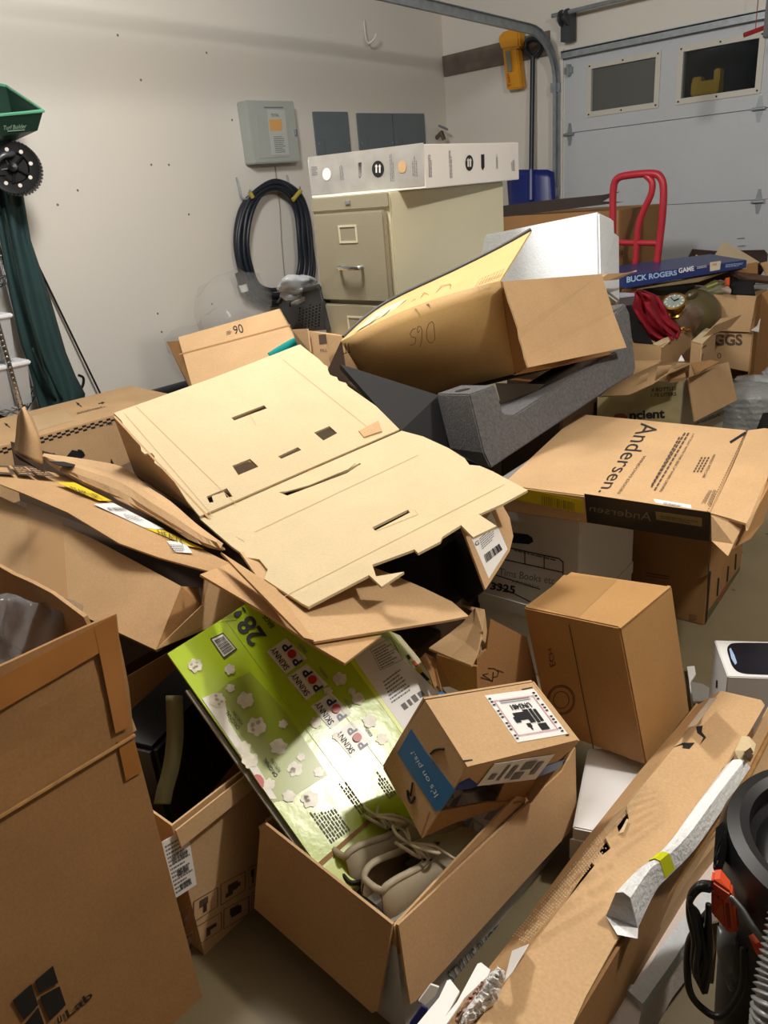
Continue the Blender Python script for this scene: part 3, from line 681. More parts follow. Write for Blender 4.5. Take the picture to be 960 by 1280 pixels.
# lid
D=lambda x,y,zz:Z(*z((x,y))[0],zz)
lo=[(-260,240,.655),(0,382,.65),(85,415,.648),(240,482,.645),(420,590,.64),(560,640,.635),(740,690,.63)]
hi=[(-260,180,.67),(0,315,.67),(80,318,.668),(230,350,.665),(400,440,.66),(600,555,.65),(810,660,.638)]
rows=[[D(*p) for p in lo],[D((a[0]+b[0])/2,(a[1]+b[1])/2,(a[2]+b[2])/2) for a,b in zip(lo,hi)],[D(*p) for p in hi]]
MB().grid(rows,.005).build('lid_flap',KR,t)
lid=Pl(D(0,382,.65),D(740,690,.63),D(400,440,.66))
YL=mat('yellow_label','e6c814',.45)
for q,m_,nm in (([(200,375),(262,375),(395,440),(350,440)],YL,'yellow_label'),([(330,452),(400,448),(580,540),(520,540)],PAPER,'shipping_label'),([(500,532),(580,545),(720,610),(665,600)],YL,'yellow_label'),([(588,582),(650,585),(680,625),(620,622)],PAPER,'small_label')):
    LB=decal(lid,z(*q),m_,t,nm,off=.007)
    if nm=='shipping_label': SL=LB
text('HEAVY',lid,z((560,558),(655,598),(640,575),(555,540)),INK,t,off=.0095); text('TEAM LIFT',lid,z((255,405),(370,440),(345,420),(245,388)),INK,t,off=.0095)
rects(lid,z((385,478),(470,478),(440,460),(365,460)),bars(14,seed=2),INKG,SL,off=.0095,name='barcode'); rects(lid,z((440,500),(530,520),(500,495),(430,482)),lines(4,seed=2),INKG,SL,off=.0095); rects(lid,z((605,618),(670,620),(645,592),(595,588)),lines(4,seed=6),INKG,LB,off=.0095)
q=z((-30,345),(200,355),(130,318),(-30,310)); rects(lid,q,[(0,0,.36,.9),(.42,0,.68,.95),(.72,0,1,.98)],INK2,t,off=.0085,name='pictogram'); rects(lid,q,[(.08,.2,.3,.7)]+lines(4,seed=8,u0=.45,u1=.66,v0=.15,v1=.85)+lines(4,seed=9,u0=.75,u1=.97,v0=.15,v1=.85),KR,t,off=.010,name='pictogram_detail')
# second long flap, crumpled, lying above the lid
t=thing('cardboard_strip','long curled cardboard flap with crushed edge lying along the labelled lid','cardboard',(-1.6,.95,.66))
a_=[(150,288,.678),(215,335,.676),(300,380,.674),(420,435,.670),(540,500,.664),(640,560,.658),(735,608,.650),(790,605,.648)]
b_=[(155,280,.685),(230,290,.69),(330,305,.695),(440,330,.695),(520,395,.69),(600,450,.68),(690,530,.665),(780,598,.652)]
rows=[]
for k in range(5):
    u=k/4; rows.append([D(p[0]*(1-u)+q[0]*u,p[1]*(1-u)+q[1]*u,p[2]*(1-u)+q[2]*u+.008*math.sin(u*3.14)) for p,q in zip(a_,b_)])
rows=[smoothpath(r,3) for r in rows]
rn=random.Random(2)
rows[0]=[p+Vector((rn.uniform(-1,1),rn.uniform(-1,1),rn.uniform(-.5,.5)))*.005 for p in rows[0]]
MB().grid(rows,.006).build('strip',KR2,t)
mb=MB()
for k in range(3): mb.tube([D(p[0]+k*6,p[1]-5-k*5,p[2]+.006) +Vector((rn.uniform(-1,1),rn.uniform(-1,1),0))*.004 for p in a_[1:6]],.0025,5)
mb.build('torn_plies',KE,t)
MB().panel([D(*p) for p in ((175,300,.705),(225,302,.705),(265,312,.704),(255,320,.703),(205,315,.703))],.003).build('plastic_clip',BLK,t)
# standing torn flap
t=thing('torn_flap','torn cardboard flap standing up like a fin at the left','cardboard',P(50,580,1.95))
z2=zm(0,480,5.333); L_=[(88,450),(100,380),(108,290),(115,215),(128,182)]; R2=[(288,530),(280,440),(262,350),(215,240),(165,148)]
rows=[]
for k in range(7):
    u=k/6; rows.append([P(a[0]/5.333*(1-u)+b[0]/5.333*u,480+(a[1]*(1-u)+b[1]*u)/5.333,2.0-.04*math.sin(u*3)) for a,b in zip(L_,R2)])
rows=[smoothpath(r,4) for r in rows]
MB().grid(rows,.006).build('flap',KR2,t,smooth='all')
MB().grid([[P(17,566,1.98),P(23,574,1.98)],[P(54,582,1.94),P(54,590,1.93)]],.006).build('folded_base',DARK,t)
# ------------------------------------------------ big beige sheet
sh=thing('flat_cardboard','large pale beige flattened cardboard sheet with slots, folded across its middle','cardboard',P(400,600,1.9))
z=zm(120,420,1.714)
PA=Pl(P(253,646,1.75),P(499,537,2.08),P(145,517,2.02)); PB=Pl(P(255,649,1.75),P(500,539,2.08),P(375,757,1.42))
outA=ragged(*z((38,165),(95,235)),4,2,1)+ragged(*z((95,235),(155,295)),9,4,2)+ragged(*z((155,295),(215,382)),3,1,3)+z((222,386),(430,295),(650,200))+z((600,150),(540,108))+ragged(*z((535,100),(480,60)),9,4,4)+z((478,50),(437,18),(250,90))
hA=[z((290,175),(360,148),(366,155),(296,181)),z((292,278),(330,263),(348,280),(305,298)),z((390,258),(432,238),(440,244),(397,263)),z((467,207),(500,193),(517,208),(487,224)),z((237,344),(280,326),(293,344),(280,346),(274,334),(248,343),(252,356),(243,357))]
MB().panel(PA.poly(outA),.006,[PA.poly(q) for q in hA],n=PA.n).build('upper_panel',KP,sh)
decal(PA,z((563,203),(605,181),(613,203),(574,216)),KR2,sh,'slot_flap',off=.004,t=.003)
outB=z((222,391),(655,203),(700,215),(755,240),(790,262),(800,276),(822,278),(850,290),(925,330),(870,360))+z((820,382),(858,407),(808,431),(782,405))+z((742,430),(738,440),(690,465),(682,457),(592,490),(600,515))+z((660,505),(612,537),(585,512))+z((455,580),(440,572),(360,520),(368,500),(350,478),(325,475))+z((290,450))
hB=[z((592,410),(668,372),(673,378),(598,417)),z((392,335),(445,323),(535,288),(565,272),(568,274),(537,294),(447,328),(410,342))]
MB().panel(PB.poly(outB),.006,[PB.poly(q) for q in hB],n=PB.n).build('lower_panel',KP,sh)
# crease lines and scored marks
KPL=mat('kraft_pale_scored','b79f73',.85)
for q in ([(400,335),(540,266),(545,262),(556,272),(540,285),(455,320)],):
    decal(PB,z(*q),KP,sh,'slot_tongue',off=.002,t=.003)
for pl,a,b in ((PB,(400,560),(875,318)),(PB,(340,420),(690,255)),(PA,(60,165),(250,385)),(PA,(85,150),(300,360)),(PA,(400,50),(600,210)),(PB,(600,418),(690,382)),(PB,(690,382),(682,372)),(PA,(330,170),(342,190)),(PB,(300,430),(318,440))):
    a,b=z(a)[0],z(b)[0]; dx,dy=b[0]-a[0],b[1]-a[1]; l=math.hypot(dx,dy); nx,ny=-dy/l*.35,dx/l*.35
    MB().add(pl.poly([(a[0]+nx,a[1]+ny),(b[0]+nx,b[1]+ny),(b[0]-nx,b[1]-ny),(a[0]-nx,a[1]-ny)],.0006),[(0,1,2,3)]).build('score_line',KPL,sh)
# side wall that hangs under the upper panel
a=PA.hit(142,521); b=PA.hit(262,650); MB().panel([a,b,b+Vector((-.02,.03,-.03)),P(195,612,2.08),P(168,592,2.13)],.005).build('hanging_side',KR2,sh)
# ------------------------------------------------ brown flap sheet below
t=thing('brown_flap_sheet','brown cardboard flap sticking out below the beige sheet above the green carton','cardboard',P(450,770,1.4))
PC=Pl(P(393,801,1.33),P(585,771,1.52),P(345,722,1.52))
pts=[(262,690),(300,680),(345,722),(420,680),(500,700),(495,720),(530,735),(565,752),(586,770),(560,776),(470,790),(393,802),(340,765)]
MB().panel(PC.poly([(300,690),(420,690),(495,720),(530,735),(565,752),(586,770),(560,775),(480,788),(393,802),(345,755)],-.004),.005,n=PC.n).build('sheet',KR2,t)
PD=Pl(P(431,829,1.31),P(478,794,1.42),P(270,700,1.56))
MB().panel(PD.poly([(250,718),(287,704),(393,801),(477,794),(431,829),(395,808),(330,765)]),.005,n=PD.n).build('lower_strip',KR,t)
MB().panel(PD.poly([(276,690),(345,735),(392,800),(380,797),(300,715)],.03),.005,n=PD.n).build('upper_strip',KR,t)
# ------------------------------------------------ Lab box, nearest on the left
t=thing('tall_open_box','tall open kraft box with black four-square logo, nearest at the lower left','box',(-1.3,.1,0))
ob=OB((-1.28,.02,.30),(0,0,0),(.64,.76,.60)); ob.open(KD,t,t=.006)
rn=random.Random(4)
def flapgrid(a,b,c,d,m_,parent,name='flap',t_=.006,wob=.004,n1=10,n2=5):
    rows=[[a.lerp(b,i/n1).lerp(d.lerp(c,i/n1),j/n2)+Vector((1,1,0))*math.sin(i*1.3+j)*wob*(j/n2) for i in range(n1+1)] for j in range(n2+1)]
    return MB().grid(rows,t_).build(name,m_,parent)
flapgrid(Vector((-.958,-.36,.6)),Vector((-.958,.4,.6)),Vector((-.958,.425,.80)),Vector((-.975,-.36,.82)),KD,t)
flapgrid(Vector((-.962,.402,.6)),Vector((-1.6,.402,.6)),Vector((-1.6,.392,.80)),Vector((-.99,.392,.80)),KR,t)
pl=Pl(Vector((-.957,0,0)),Vector((-.957,1,0)),Vector((-.957,0,1))); z=zm(0,1160,6.857)
for q in ([(108,625),(270,482),(328,660),(205,790)],[(300,458),(455,325),(500,468),(338,558)],[(345,592),(512,500),(565,660),(425,795)],[(205,835),(330,680),(420,940),(260,1040)]):
    decal(pl,z(*q),INK,t,'logo_square',off=.001)
text('Lab',pl,z((578,778),(800,590),(775,535),(555,715)),INK,t,bold=.02); text('u',pl,z((500,830),(535,800),(520,745),(490,770)),INK,t,bold=.02)
MB().add(pl.poly([(0,870),(148,772),(152,800),(0,905)],.006),[(0,1,2,3)])
z4=zm(0,720,2.286)
fp=Pl(Vector((-.956,-.36,.6)),Vector((-.956,.4,.6)),Vector((-.956,.425,.80)))
MB().add(fp.poly(z4((0,290),(325,115),(335,190),(0,385)),.004),[(0,1,2,3)]).build('packing_tape',TAPE,t)
MB().add(fp.poly(z4((270,150),(330,115),(372,430),(330,450)),.0045),[(0,1,2,3)]).build('packing_tape',TAPE,t)
MB().add(pl.poly(z4((335,470),(380,445),(405,560),(360,585)),.0012),[(0,1,2,3)]).build('packing_tape',TAPE,t)
mb=MB(); a=Vector((-.954,-.36,.6)); b=Vector((-.954,.4,.6)); mb.tube([a,b],.003,6); mb.build('fold_line',KE,t)
# plastic bag inside
t=thing('clear_plastic_bag','clear plastic bag hanging inside the nearest tall open box','plastic bag',(-1.35,.2,.5))
rows=[]
for j in range(9):
    v_=j/8; rows.append([P(-40+ (145-15*v_)*(i/12)+6*math.sin(i*1.9+j*.5)*v_,742+ (i/12)*12*(1-v_)+v_*95+5*math.sin(i*1.1)*(1),1.20+.03*math.sin(i*1.7+j*.4)-.02*v_) for i in range(13)])
MB().grid(rows,.001).build('film',mat('bag_film','b0b3b8',.12,spec=.8,alpha=.3),t,smooth='all')
# ------------------------------------------------ box with label and handling symbols
t=thing('labelled_box','open brown carton with white shipping label and handling symbols on the floor','box',(-1.27,.66,0))
ob=OB((-1.28,.70,.165),(0,0,3),(.48,.52,.33)); ob.open(KR2,t)
G=ob.face(0,1); z=zm(160,840,3.2)
mb=MB(); a,b=ob.pt(1,-1,1),ob.pt(1,1,1); ex=Vector((.012,0,-.004))
MB().panel([a+ex,b+ex,b+ex+Vector((.006,0,-.035)),a+ex+Vector((.006,0,-.035))],.004).build('folded_flap',KR2,t)
SL=decal(G,z((135,680),(238,622),(275,850),(190,905)),PAPER,t,'shipping_label',off=.001)
q=z((190,905),(275,850),(238,622),(135,680)); rects(G,q,lines(13,seed=11,dens=1),INKG,SL); rects(G,q,bars(18,seed=3,u0=.2,u1=.85,v0=.55,v1=.66)+bars(15,seed=5,u0=.3,u1=.8,v0=.3,v1=.4)+bars(15,seed=6,u0=.3,u1=.8,v0=.08,v1=.17),INK,SL,name='barcode')
mb=MB()
for c0,c1 in (((205,965),(245,935)),((262,918),(360,860)),((370,850),(470,795)),((482,785),(520,765))):
    for dy,hh in ((0,85),(100,80)):
        Q=z((c0[0]+dy*.12,c0[1]+dy+hh),(c1[0]+dy*.15,c1[1]+dy+hh-8),(c1[0]+dy*.15,c1[1]+dy),(c0[0]+dy*.12,c0[1]+dy))
        for r_ in ((0,0,1,.03),(0,.97,1,1),(0,0,.03,1),(.97,0,1,1)): mb.add(G.poly(subq(Q,*r_),.0012),[(0,1,2,3)])
        for r_ in random.Random(c0[0]+dy).choices([(.3,.35,.7,.75),(.25,.5,.6,.85),(.4,.15,.55,.6),(.45,.4,.8,.6),(.2,.2,.5,.4)],k=3): mb.add(G.poly(subq(Q,*r_),.0012),[(0,1,2,3)])
mb.build('handling_symbols',INK2,t)
# items inside
for i,(c,h,r,m_,lab) in enumerate((((-1.33,.66,.23),(.07,.16,.12),20,BLK,'black object standing in the labelled carton'),((-1.16,.80,.25),(.05,.07,.09),-20,mat('charcoal','232427',.4),'small charcoal case in the labelled carton'),((-1.40,.86,.24),(.05,.04,.16),5,mat('dark_grey_case','2c2a2a',.5),'dark slim case at the back of the labelled carton'))):
    t=thing('dark_item',lab,'container',Vector(c)-Vector((0,0,h[2]))); R_=Euler((0,math.radians(8*i),math.radians(r))).to_matrix(); MB().box(c,h,R_).build('case_body',m_,t,bevel=.01)
    mb=MB(); 
    for k in (-1,0,1): mb.box(Vector(c)+R_@Vector((h[0],k*h[1]*.5,0)),(.004,.006,h[2]*.8),R_)
    mb.build('ribs',BLK2,t)
rows=smoothpath([P(*p,1.50) for p in ((207,870),(208,920),(203,960),(196,985),(192,1005))],5)
solo(MB().grid([[p,p+Vector((.028,.02,0))] for p in rows],.004),'olive_strap',mat('olive_webbing','5b5a3c',.8),'olive webbing strap hanging in the labelled carton','strap',smooth='all')
# ================================================================== CENTRE
# ---- flattened green popcorn carton
z=zm(200,740,2.667)
t=thing('flattened_popcorn_carton','flattened lime green popcorn carton with 28 BAGS print stuck into the shoe box','packaging',P(420,1080,1.34))
GP=Pl(P(400,1083,1.34),P(212,817,1.50),P(560,870,1.63))
LIME=mat('lime_card','a9c41e',.25,var=.05,scale=10,coat=.5,bump=.12,bscale=24,spec=.5); LIMEL=mat('lime_card_light','b9cc3a',.3,coat=.4,spec=.5); LIMED=mat('green_card_dark','8fae1a',.3,coat=.4)
out=z((25,205),(200,95),(330,10),(470,-30),(770,130),(945,335),(1010,600),(900,800),(830,840),(600,1000),(560,975),(520,905))
MB().panel(GP.poly(out),.006,n=GP.n).build('outer_sheet',LIME,t)
# back ply seen along the left edge and the right edge
mb=MB(); mb.panel(GP.poly(z((85,328),(100,325),(400,745),(505,890),(490,900),(385,755)),-.012),.006,n=GP.n); mb.build('grey_ply_edge',mat('grey_ply','8f8c80',.7),t)
MB().panel(GP.poly(z((770,132),(800,145),(960,335),(935,345)),.001),.003,n=GP.n).build('cream_edge',mat('cream_edge','d3cda8',.6),t)
pw=GP.poly(z((645,218),(742,150),(940,348),(820,470)),.0012); MB().add(pw,[(0,1,2,3)]).build('nutrition_panel',WHG,t)
decal(GP,z((632,228),(645,218),(822,470),(812,480)),mat('bright_lime','d4e23a',.3,coat=.4),t,'lime_border')
rects(GP,z((735,262),(810,225),(770,150),(700,190)),lines(8,seed=2)+[(0,0,1,.02),(0,.98,1,1),(0,0,.02,1),(.98,0,1,1),(0,.5,1,.52)],INKG,t)
rects(GP,z((770,380),(850,325),(800,240),(735,290)),lines(7,seed=7),INKG,t); rects(GP,z((815,395),(885,345),(870,325),(800,375)),[(0,0,.2,.9),(.28,0,.42,.9),(.5,0,.7,1),(.78,.1,1,.9)],INKG,t)
for c,q in (('b3261c',((840,232),(848,226),(862,244),(854,250))),('d9a21c',((856,254),(864,248),(876,264),(868,270))),('17151a',((868,272),(876,266),(900,292),(890,296))),('17151a',((820,212),(828,207),(838,220),(830,226)))):
    decal(GP,z(*q),mat('edge_'+c,c,.5),t,'colour_tab',off=.0016)
# fold scores
for a,b in (((225,100),(700,745)),((335,35),(835,700)),((195,98),(255,90))):
    a,b=z(a)[0],z(b)[0]; dx,dy=b[0]-a[0],b[1]-a[1]; l=math.hypot(dx,dy); nx,ny=-dy/l*.5,dx/l*.5
    MB().add(GP.poly([(a[0]+nx,a[1]+ny),(b[0]+nx,b[1]+ny),(b[0]-nx,b[1]-ny),(a[0]-nx,a[1]-ny)],.0012),[(0,1,2,3)]).build('fold_score',LIMEL,t)
# grey-white bag art
PALE=mat('popcorn_print','d5d0bd',.35,var=.18,scale=60,coat=.3); WHP=mat('white_print','dcdad2',.35,coat=.3); OL=mat('olive_print','93a52a',.35,coat=.3)
decal(GP,z((140,355),(190,335),(230,300),(300,265),(420,400),(560,610),(430,690),(380,700)),OL,t,'bag_print')
decal(GP,z((140,355),(185,335),(215,350),(228,430),(260,480),(330,590),(390,690),(368,690)),WHP,t,'white_print',off=.0014)
rn=random.Random(12)
def pop(c,r,off=.0018,mb=None):
    c=z(c)[0]; r=r/2.667; pts=[]
    for k in range(22):
        a=6.283*k/22; rr=r*1.05*(1+.10*math.sin(5*a+c[0])+.10*math.sin(7*a+c[1])+.05*math.sin(11*a)); pts.append((c[0]+rr*math.cos(a),c[1]+rr*math.sin(a)*.95))
    mb.add(GP.poly(pts,off),[tuple(range(22))])
mb=MB()
for c,r in (((118,245),22),((233,258),17),((285,360),26),((322,448),30),((190,360),25),((395,515),26),((450,590),24),((280,520),22),((300,560),26),((500,690),28),((600,290),22),((660,355),20),((430,680),20),((530,600),16),((235,320),14),((520,435),18),((590,480),14),((700,430),22),((740,490),18),((410,440),14),((560,330),14),((365,640),18),((470,550),13),((640,330),12)):
    pop(c,r,.0018+.0002*(r%3),mb)
mb.build('popcorn_print',PALE,t)
mb=MB()
for c,r in (((118,245),22),((233,258),17),((285,360),26),((322,448),30),((190,360),25),((395,515),26),((450,590),24),((500,690),28),((660,355),20)):
    for k in range(5): pop((c[0]+rn.uniform(-.6,.6)*r,c[1]+rn.uniform(-.6,.6)*r),r*.2,.0020,mb)
mb.build('popcorn_print_shade',mat('popcorn_shade','a89f88',.4),t)
RD=(-.58,-.81)
NV2=mat('navy_print','1b1f5c',.35); REDP=mat('red_print','b8261f',.35)
for k,(sx,sy) in enumerate(((412,214),(480,300),(560,396),(630,492))):
    q=[(sx-56,sy-15),(sx+10,sy-62),(sx+78,sy+8),(sx+8,sy+60)]
    BL2=decal(GP,z(*q),WHP,t,'bag_label',off=.0012)
    text('SKINNY',GP,cq(z((sx-12,sy+8))[0],RD,32,8),INK,BL2,off=.0022,bold=.01)
    cx,cy=z((sx+28,sy-8))[0]
    for ch,o in (('P',11.2),('P',-11.2)): text(ch,GP,cq((cx-RD[0]*o,cy-RD[1]*o),RD,8.5,12),NV2,BL2,off=.0022,bold=.03)
    kk=20; MB().add(GP.poly([(cx+5.6*math.cos(6.283*i/kk),cy+5.6*math.sin(6.283*i/kk)) for i in range(kk)],.0045),[tuple(range(kk))]).build('red_dot',REDP,BL2)
    rects(GP,cq(z((sx+62,sy-30))[0],RD,20,5),lines(3,seed=k),INKG,t,off=.0018)
for c in ((252,425),(378,583)):
    text('ORIGINAL',GP,cq(z((c[0]-10,c[1]+2))[0],RD,27,5),INK,t,off=.0022,bold=.01); text('POPCORN',GP,cq(z((c[0]+8,c[1]-6))[0],RD,19,4),INK,t,off=.004)
text('28',GP,cq(z((303,128))[0],RD,34,25),INK,t,off=.0018,bold=.02); text('BAGS',GP,cq(z((362,98))[0],RD,18,7),INK,t,off=.0018)
text('28',GP,cq(z((795,790))[0],RD,38,25),INK,t,off=.0018,bold=.02); text('!',GP,cq(z((265,68))[0],RD,8,16),INK,t,off=.0018)
q=z((213,222),(257,190),(210,135),(167,155)); BC=decal(GP,q,WHP,t,'barcode_label',off=.0014); q2=[q[1],q[2],q[3],q[0]]
rects(GP,q2,bars(16,seed=9,u0=.12,u1=.88,v0=.15,v1=.85),INK,BC,off=.0018); rects(GP,q,[(0,0,1,.06),(0,.94,1,1),(0,0,.06,1),(.94,0,1,1)],INK,BC,off=.0018)
rects(GP,cq(z((640,685))[0],RD,55,12),lines(3,seed=21),INK2,t,off=.0018); rects(GP,cq(z((560,760))[0],RD,60,35),lines(8,seed=22),INKG,t,off=.0018); rects(GP,cq(z((745,640))[0],RD,45,14),lines(4,seed=23),INK2,t,off=.0018)
decal(GP,z((312,612),(322,607),(335,610),(345,622),(348,638),(344,652),(342,655)),REDP,t,'red_round_print',off=.0018)
decal(GP,z((520,908),(705,748),(714,756),(535,918)),KD,t,'slot_edge',off=.002)
MB().panel(GP.poly(z((540,925),(715,762),(850,800),(660,980),(600,1010)),.004),.002,n=GP.n).build('lower_flap',LIMEL,t)
# ---- printer box that holds the shoes
t=thing('open_shoe_box','open white printer carton with brown inner flaps folded out, holding sneakers','box',(-.8,.85,0))
ob=OB((-.79,.842,.133),(0,0,0),(.335,.52,.266)); PB_=mat('white_print_card','c9cbd2',.4,var=.05); ob.open(KR2,t)
MB().add([Vector(q) for q in ((-.6215,.581,0),(-.6215,1.102,0),(-.6215,1.102,.20),(-.6215,.581,.20))],[(0,1,2,3)]).build('printed_side',PB_,t,label='white printed side')
MB().add([Vector(q) for q in ((-.958,.5812,0),(-.6215,.5812,0),(-.6215,.5812,.22),(-.958,.5812,.22))],[(0,1,2,3)]).build('printed_side',PB_,t,label='white printed side')
def P3(x,y,zv): return Vector((x,y,zv))
# flaps bent outward-down
z=zm(300,980,2.182)
fl=Pl(P3(-.625,.576,.268),P3(-.96,.576,.268),P3(-.93,.548,.05)); fr_=Pl(P3(-.618,.58,.268),P3(-.618,1.1,.268),P3(-.585,1.0,.10))
MB().panel(fl.poly(z((415,383),(68,108),(55,120),(38,338),(360,625),(375,618),(385,560),(412,400))),.005,n=fl.n).build('flap',KR2,t)
MB().panel(fr_.poly(z((432,385),(880,-35),(915,-100),(918,75),(900,130),(480,592),(465,600),(455,540),(435,400))),.005,n=fr_.n).build('flap',KR2,t)
MB().panel([P3(-.96,1.1,.266),P3(-.63,1.1,.266),P3(-.64,1.15,.12),P3(-.95,1.15,.12)],.005,n=Vector((0,0,1))).build('flap',KR2,t)
MB().panel([P3(-.956,.60,.266),P3(-.956,1.08,.266),P3(-.945,1.06,.12),P3(-.945,.62,.12)],.004,n=Vector((1,0,0))).build('inner_flap',KR2,t)
sd=Pl(P3(-.621,.58,0),P3(-.621,1.1,0),P3(-.621,1.1,.26))
text('STYLUS PHOTO R220',sd,[sd.hit(560,1235) and (565,1232),(662,1140),(656,1124),(558,1216)],mat('blue_grey_ink','4a4e5c',.5),t,off=.0015,bold=.01)
fd=Pl(P3(-.95,.581,0),P3(-.63,.581,0),P3(-.63,.581,.26))
decal(sd,[(690,1075),(712,1050),(714,1062),(692,1088)],NV2,t,'blue_mark')
# ---- small prime box
ob=OB((-0.6604,0.8748,0.3839),(-19.68,20.32,-20.66),(0.1395,0.2649,0.1833))
t=thing('small_carton','upturned carton with blue tape and a battery warning label on the shoe box','box',ob.pt(0,0,-1))
ob.c=ob.c+Vector((0,0,.0))
TOPF=ob.face(2,1); LF=ob.face(1,-1); RF=ob.face(0,1)
z=zm(480,840,3.6923)
mb=MB()
for fc,q in ((TOPF,z((190,130),(685,48),(897,312),(385,437))),(LF,z((190,130),(385,437),(175,768),(0,430)))):
    mb.panel(fc.poly(q),.004,n=fc.n)
mb.panel(RF.poly(z((385,437),(897,312),(880,345),(780,432),(560,500),(330,540))),.004,n=RF.n)
c=[ob.pt(-1,-1,-1),ob.pt(-1,1,-1),ob.pt(-1,1,1),ob.pt(-1,-1,1)]; mb.panel(c,.004); c=[ob.pt(-1,1,-1),ob.pt(1,1,-1),ob.pt(1,1,1),ob.pt(-1,1,1)]; mb.panel(c,.004)
mb.build('box_body',KR2,t)
lf=LF.hit(*z((175,765))[0]); 
MB().panel([lf,LF.hit(*z((215,650))[0]),P(*z((480,600))[0],1.38),P(*z((640,600))[0],1.44),P(*z((480,645))[0],1.39),P(*z((330,695))[0],1.33)],.004).build('flap',KD,t)
MB().panel([ob.pt(-1,-1,-1),ob.pt(-1,1,-1),ob.pt(-.1,1,-1),ob.pt(-.1,-1,-1)],.004).build('bottom_flap',KR2,t)
MB().panel([P(*z((560,505))[0],1.36),P(*z((700,500))[0],1.42),P(*z((640,600))[0],1.47),P(*z((500,640))[0],1.42)],.003).build('inner_flap',KD,t)
BT=mat('blue_tape','1d6fae',.3,spec=.5); BTD=mat('deep_blue_tape','1f3f96',.3)
MB().panel(LF.poly(z((60,375),(125,262),(190,365),(328,545),(262,640),(237,643),(150,510)),.001),.0006,n=LF.n).build('blue_tape',BT,t)
MB().panel(RF.poly(z((330,545),(395,540),(440,525),(395,490),(345,515)),.001),.0006,n=RF.n).build('blue_tape',BTD,t); MB().panel(RF.poly(z((590,505),(700,490),(800,450),(840,400),(760,430),(640,480)),.0012),.0006,n=RF.n).build('blue_tape',BTD,t)
text("It's on pis.!",LF,z((258,560),(143,362),(120,375),(232,582)),mat('white_ink','dfe6ec',.4),t,off=.003)
mb=MB(); sm=smoothpath([LF.hit(*p,.002) for p in z((215,378),(232,362),(255,356),(276,356))],4); mb.tube(sm,.002,6); mb.tube(smoothpath([LF.hit(*p,.002) for p in z((108,545),(112,580),(125,605),(138,585),(140,575))],4),.002,6); mb.tube([LF.hit(*p,.002) for p in z((110,550),(122,572),(132,510))],.0018,6); mb.build('curved_logo',INK,t)
SL=decal(RF,z((430,527),(510,425),(788,380),(700,495)),PAPER,t,'shipping_label',off=.0022)
rects(RF,z((440,520),(690,490),(770,390),(510,432)),[(.28,.1,.33,.9),(.42,.15,.5,.8),(.55,.05,.72,.4),(.6,.5,.8,.9),(.85,.2,.95,.8),(.1,.2,.2,.5)],INKG,SL,off=.0036,name='barcode')
wl=z((615,325),(848,285),(692,78),(465,108)); WLB=decal(TOPF,wl,PAPER,t,'warning_label',off=.001,label='white battery warning label')
W=wl; Wq=[W[1],W[0],W[3],W[2]]  # the label is seen upside down
Wq=[W[2],W[3],W[0],W[1]]
rects(TOPF,Wq,[(.1,.12,.9,.14),(.1,.86,.9,.88),(.1,.12,.12,.88),(.88,.12,.9,.88)],mat('pink_ink','d9a9b4',.5),WLB,off=.0024)
hb=[]
for k in range(14):
    if k%4!=3: hb.append((.03,.06+k*.065,.08,.09+k*.065)); hb.append((.92,.06+k*.065,.97,.09+k*.065))
rects(TOPF,Wq,hb,INK,WLB,off=.0024,name='hatched_border')
text('UN3481',TOPF,subq(Wq,.27,.25,.67,.36),INK,WLB,off=.0024,flip=False,bold=.03); rects(TOPF,Wq,[(.2,.145,.8,.16),(.2,.185,.8,.2)],INKG,WLB,off=.0024)
mb=MB()
for r_ in ((.24,.40,.3,.66),(.32,.38,.38,.68),(.40,.38,.5,.66),(.5,.42,.72,.58),(.66,.5,.76,.62),(.24,.7,.4,.84),(.52,.66,.6,.74),(.54,.74,.57,.80)): mb.add(TOPF.poly(subq(Wq,*r_),.0024),[(0,1,2,3)])
mb.build('battery_pictogram',INK,WLB)
for q in (z((360,408),(408,402),(410,407),(372,415)),z((635,78),(685,68),(686,72),(640,83)),z((840,288),(856,286),(852,294),(838,296))): decal(TOPF,q,INK,t,'edge_mark')
# ================================================================== CENTRE AND RIGHT
def depth(p): return (p-CAM).dot(RC[2])
def hexbody(ob,px,m_,parent,name='box_body',bevel=.003):
    v=[]
    for a in (-1,1):
        for b in (-1,1):
            for c in (-1,1):
                p=ob.pt(a,b,c); q=px.get((a,b,c)); v.append(P(q[0],q[1],depth(p)) if q else p)
    tp=Pl(v[1],v[5],v[7])
    q=px.get((-1,1,1)); 
    if q: v[3]=tp.hit(*q)
    if (1,-1,-1) in px:
        n_=(v[5]-v[1]).cross(v[4]-v[1]).normalized(); v[0]=v[0]-n_*((v[0]-v[1]).dot(n_))
    return MB().add(v,[(0,1,3,2),(4,6,7,5),(0,4,5,1),(2,3,7,6),(0,2,6,4),(1,5,7,3)]).build(name,m_,parent,bevel=bevel),v
KB=mat('kraft_brown','b48a58',.6,var=.07,scale=7,fine=.2,spec=.35)
ob=OB((-.6536,1.3453,.3229),(2.98,-10.08,-3.29),(.2468,.2096,.3195))
t=thing('closed_brown_box','closed brown carton tilted on its edge in the middle, above the white flat box','box',ob.pt(0,0,-1))
_,v=hexbody(ob,{(-1,-1,1):(654,759),(-1,1,1):(713.4,714.4),(1,1,1):(840,732.8),(1,-1,1):(774.9,784.4),(1,-1,-1):(808,957),(1,1,-1):(862,890)},KB,t)
tp=Pl(v[1],v[5],v[7]); ft=Pl(v[1],v[5],v[4]); z=zm(650,700,4.571)
ridge=MB().panel(tp.poly(z((560,385),(845,145),(862,150),(575,388)),.0025),.003,n=tp.n); ridge.build('folded_flap_edge',KB,t)
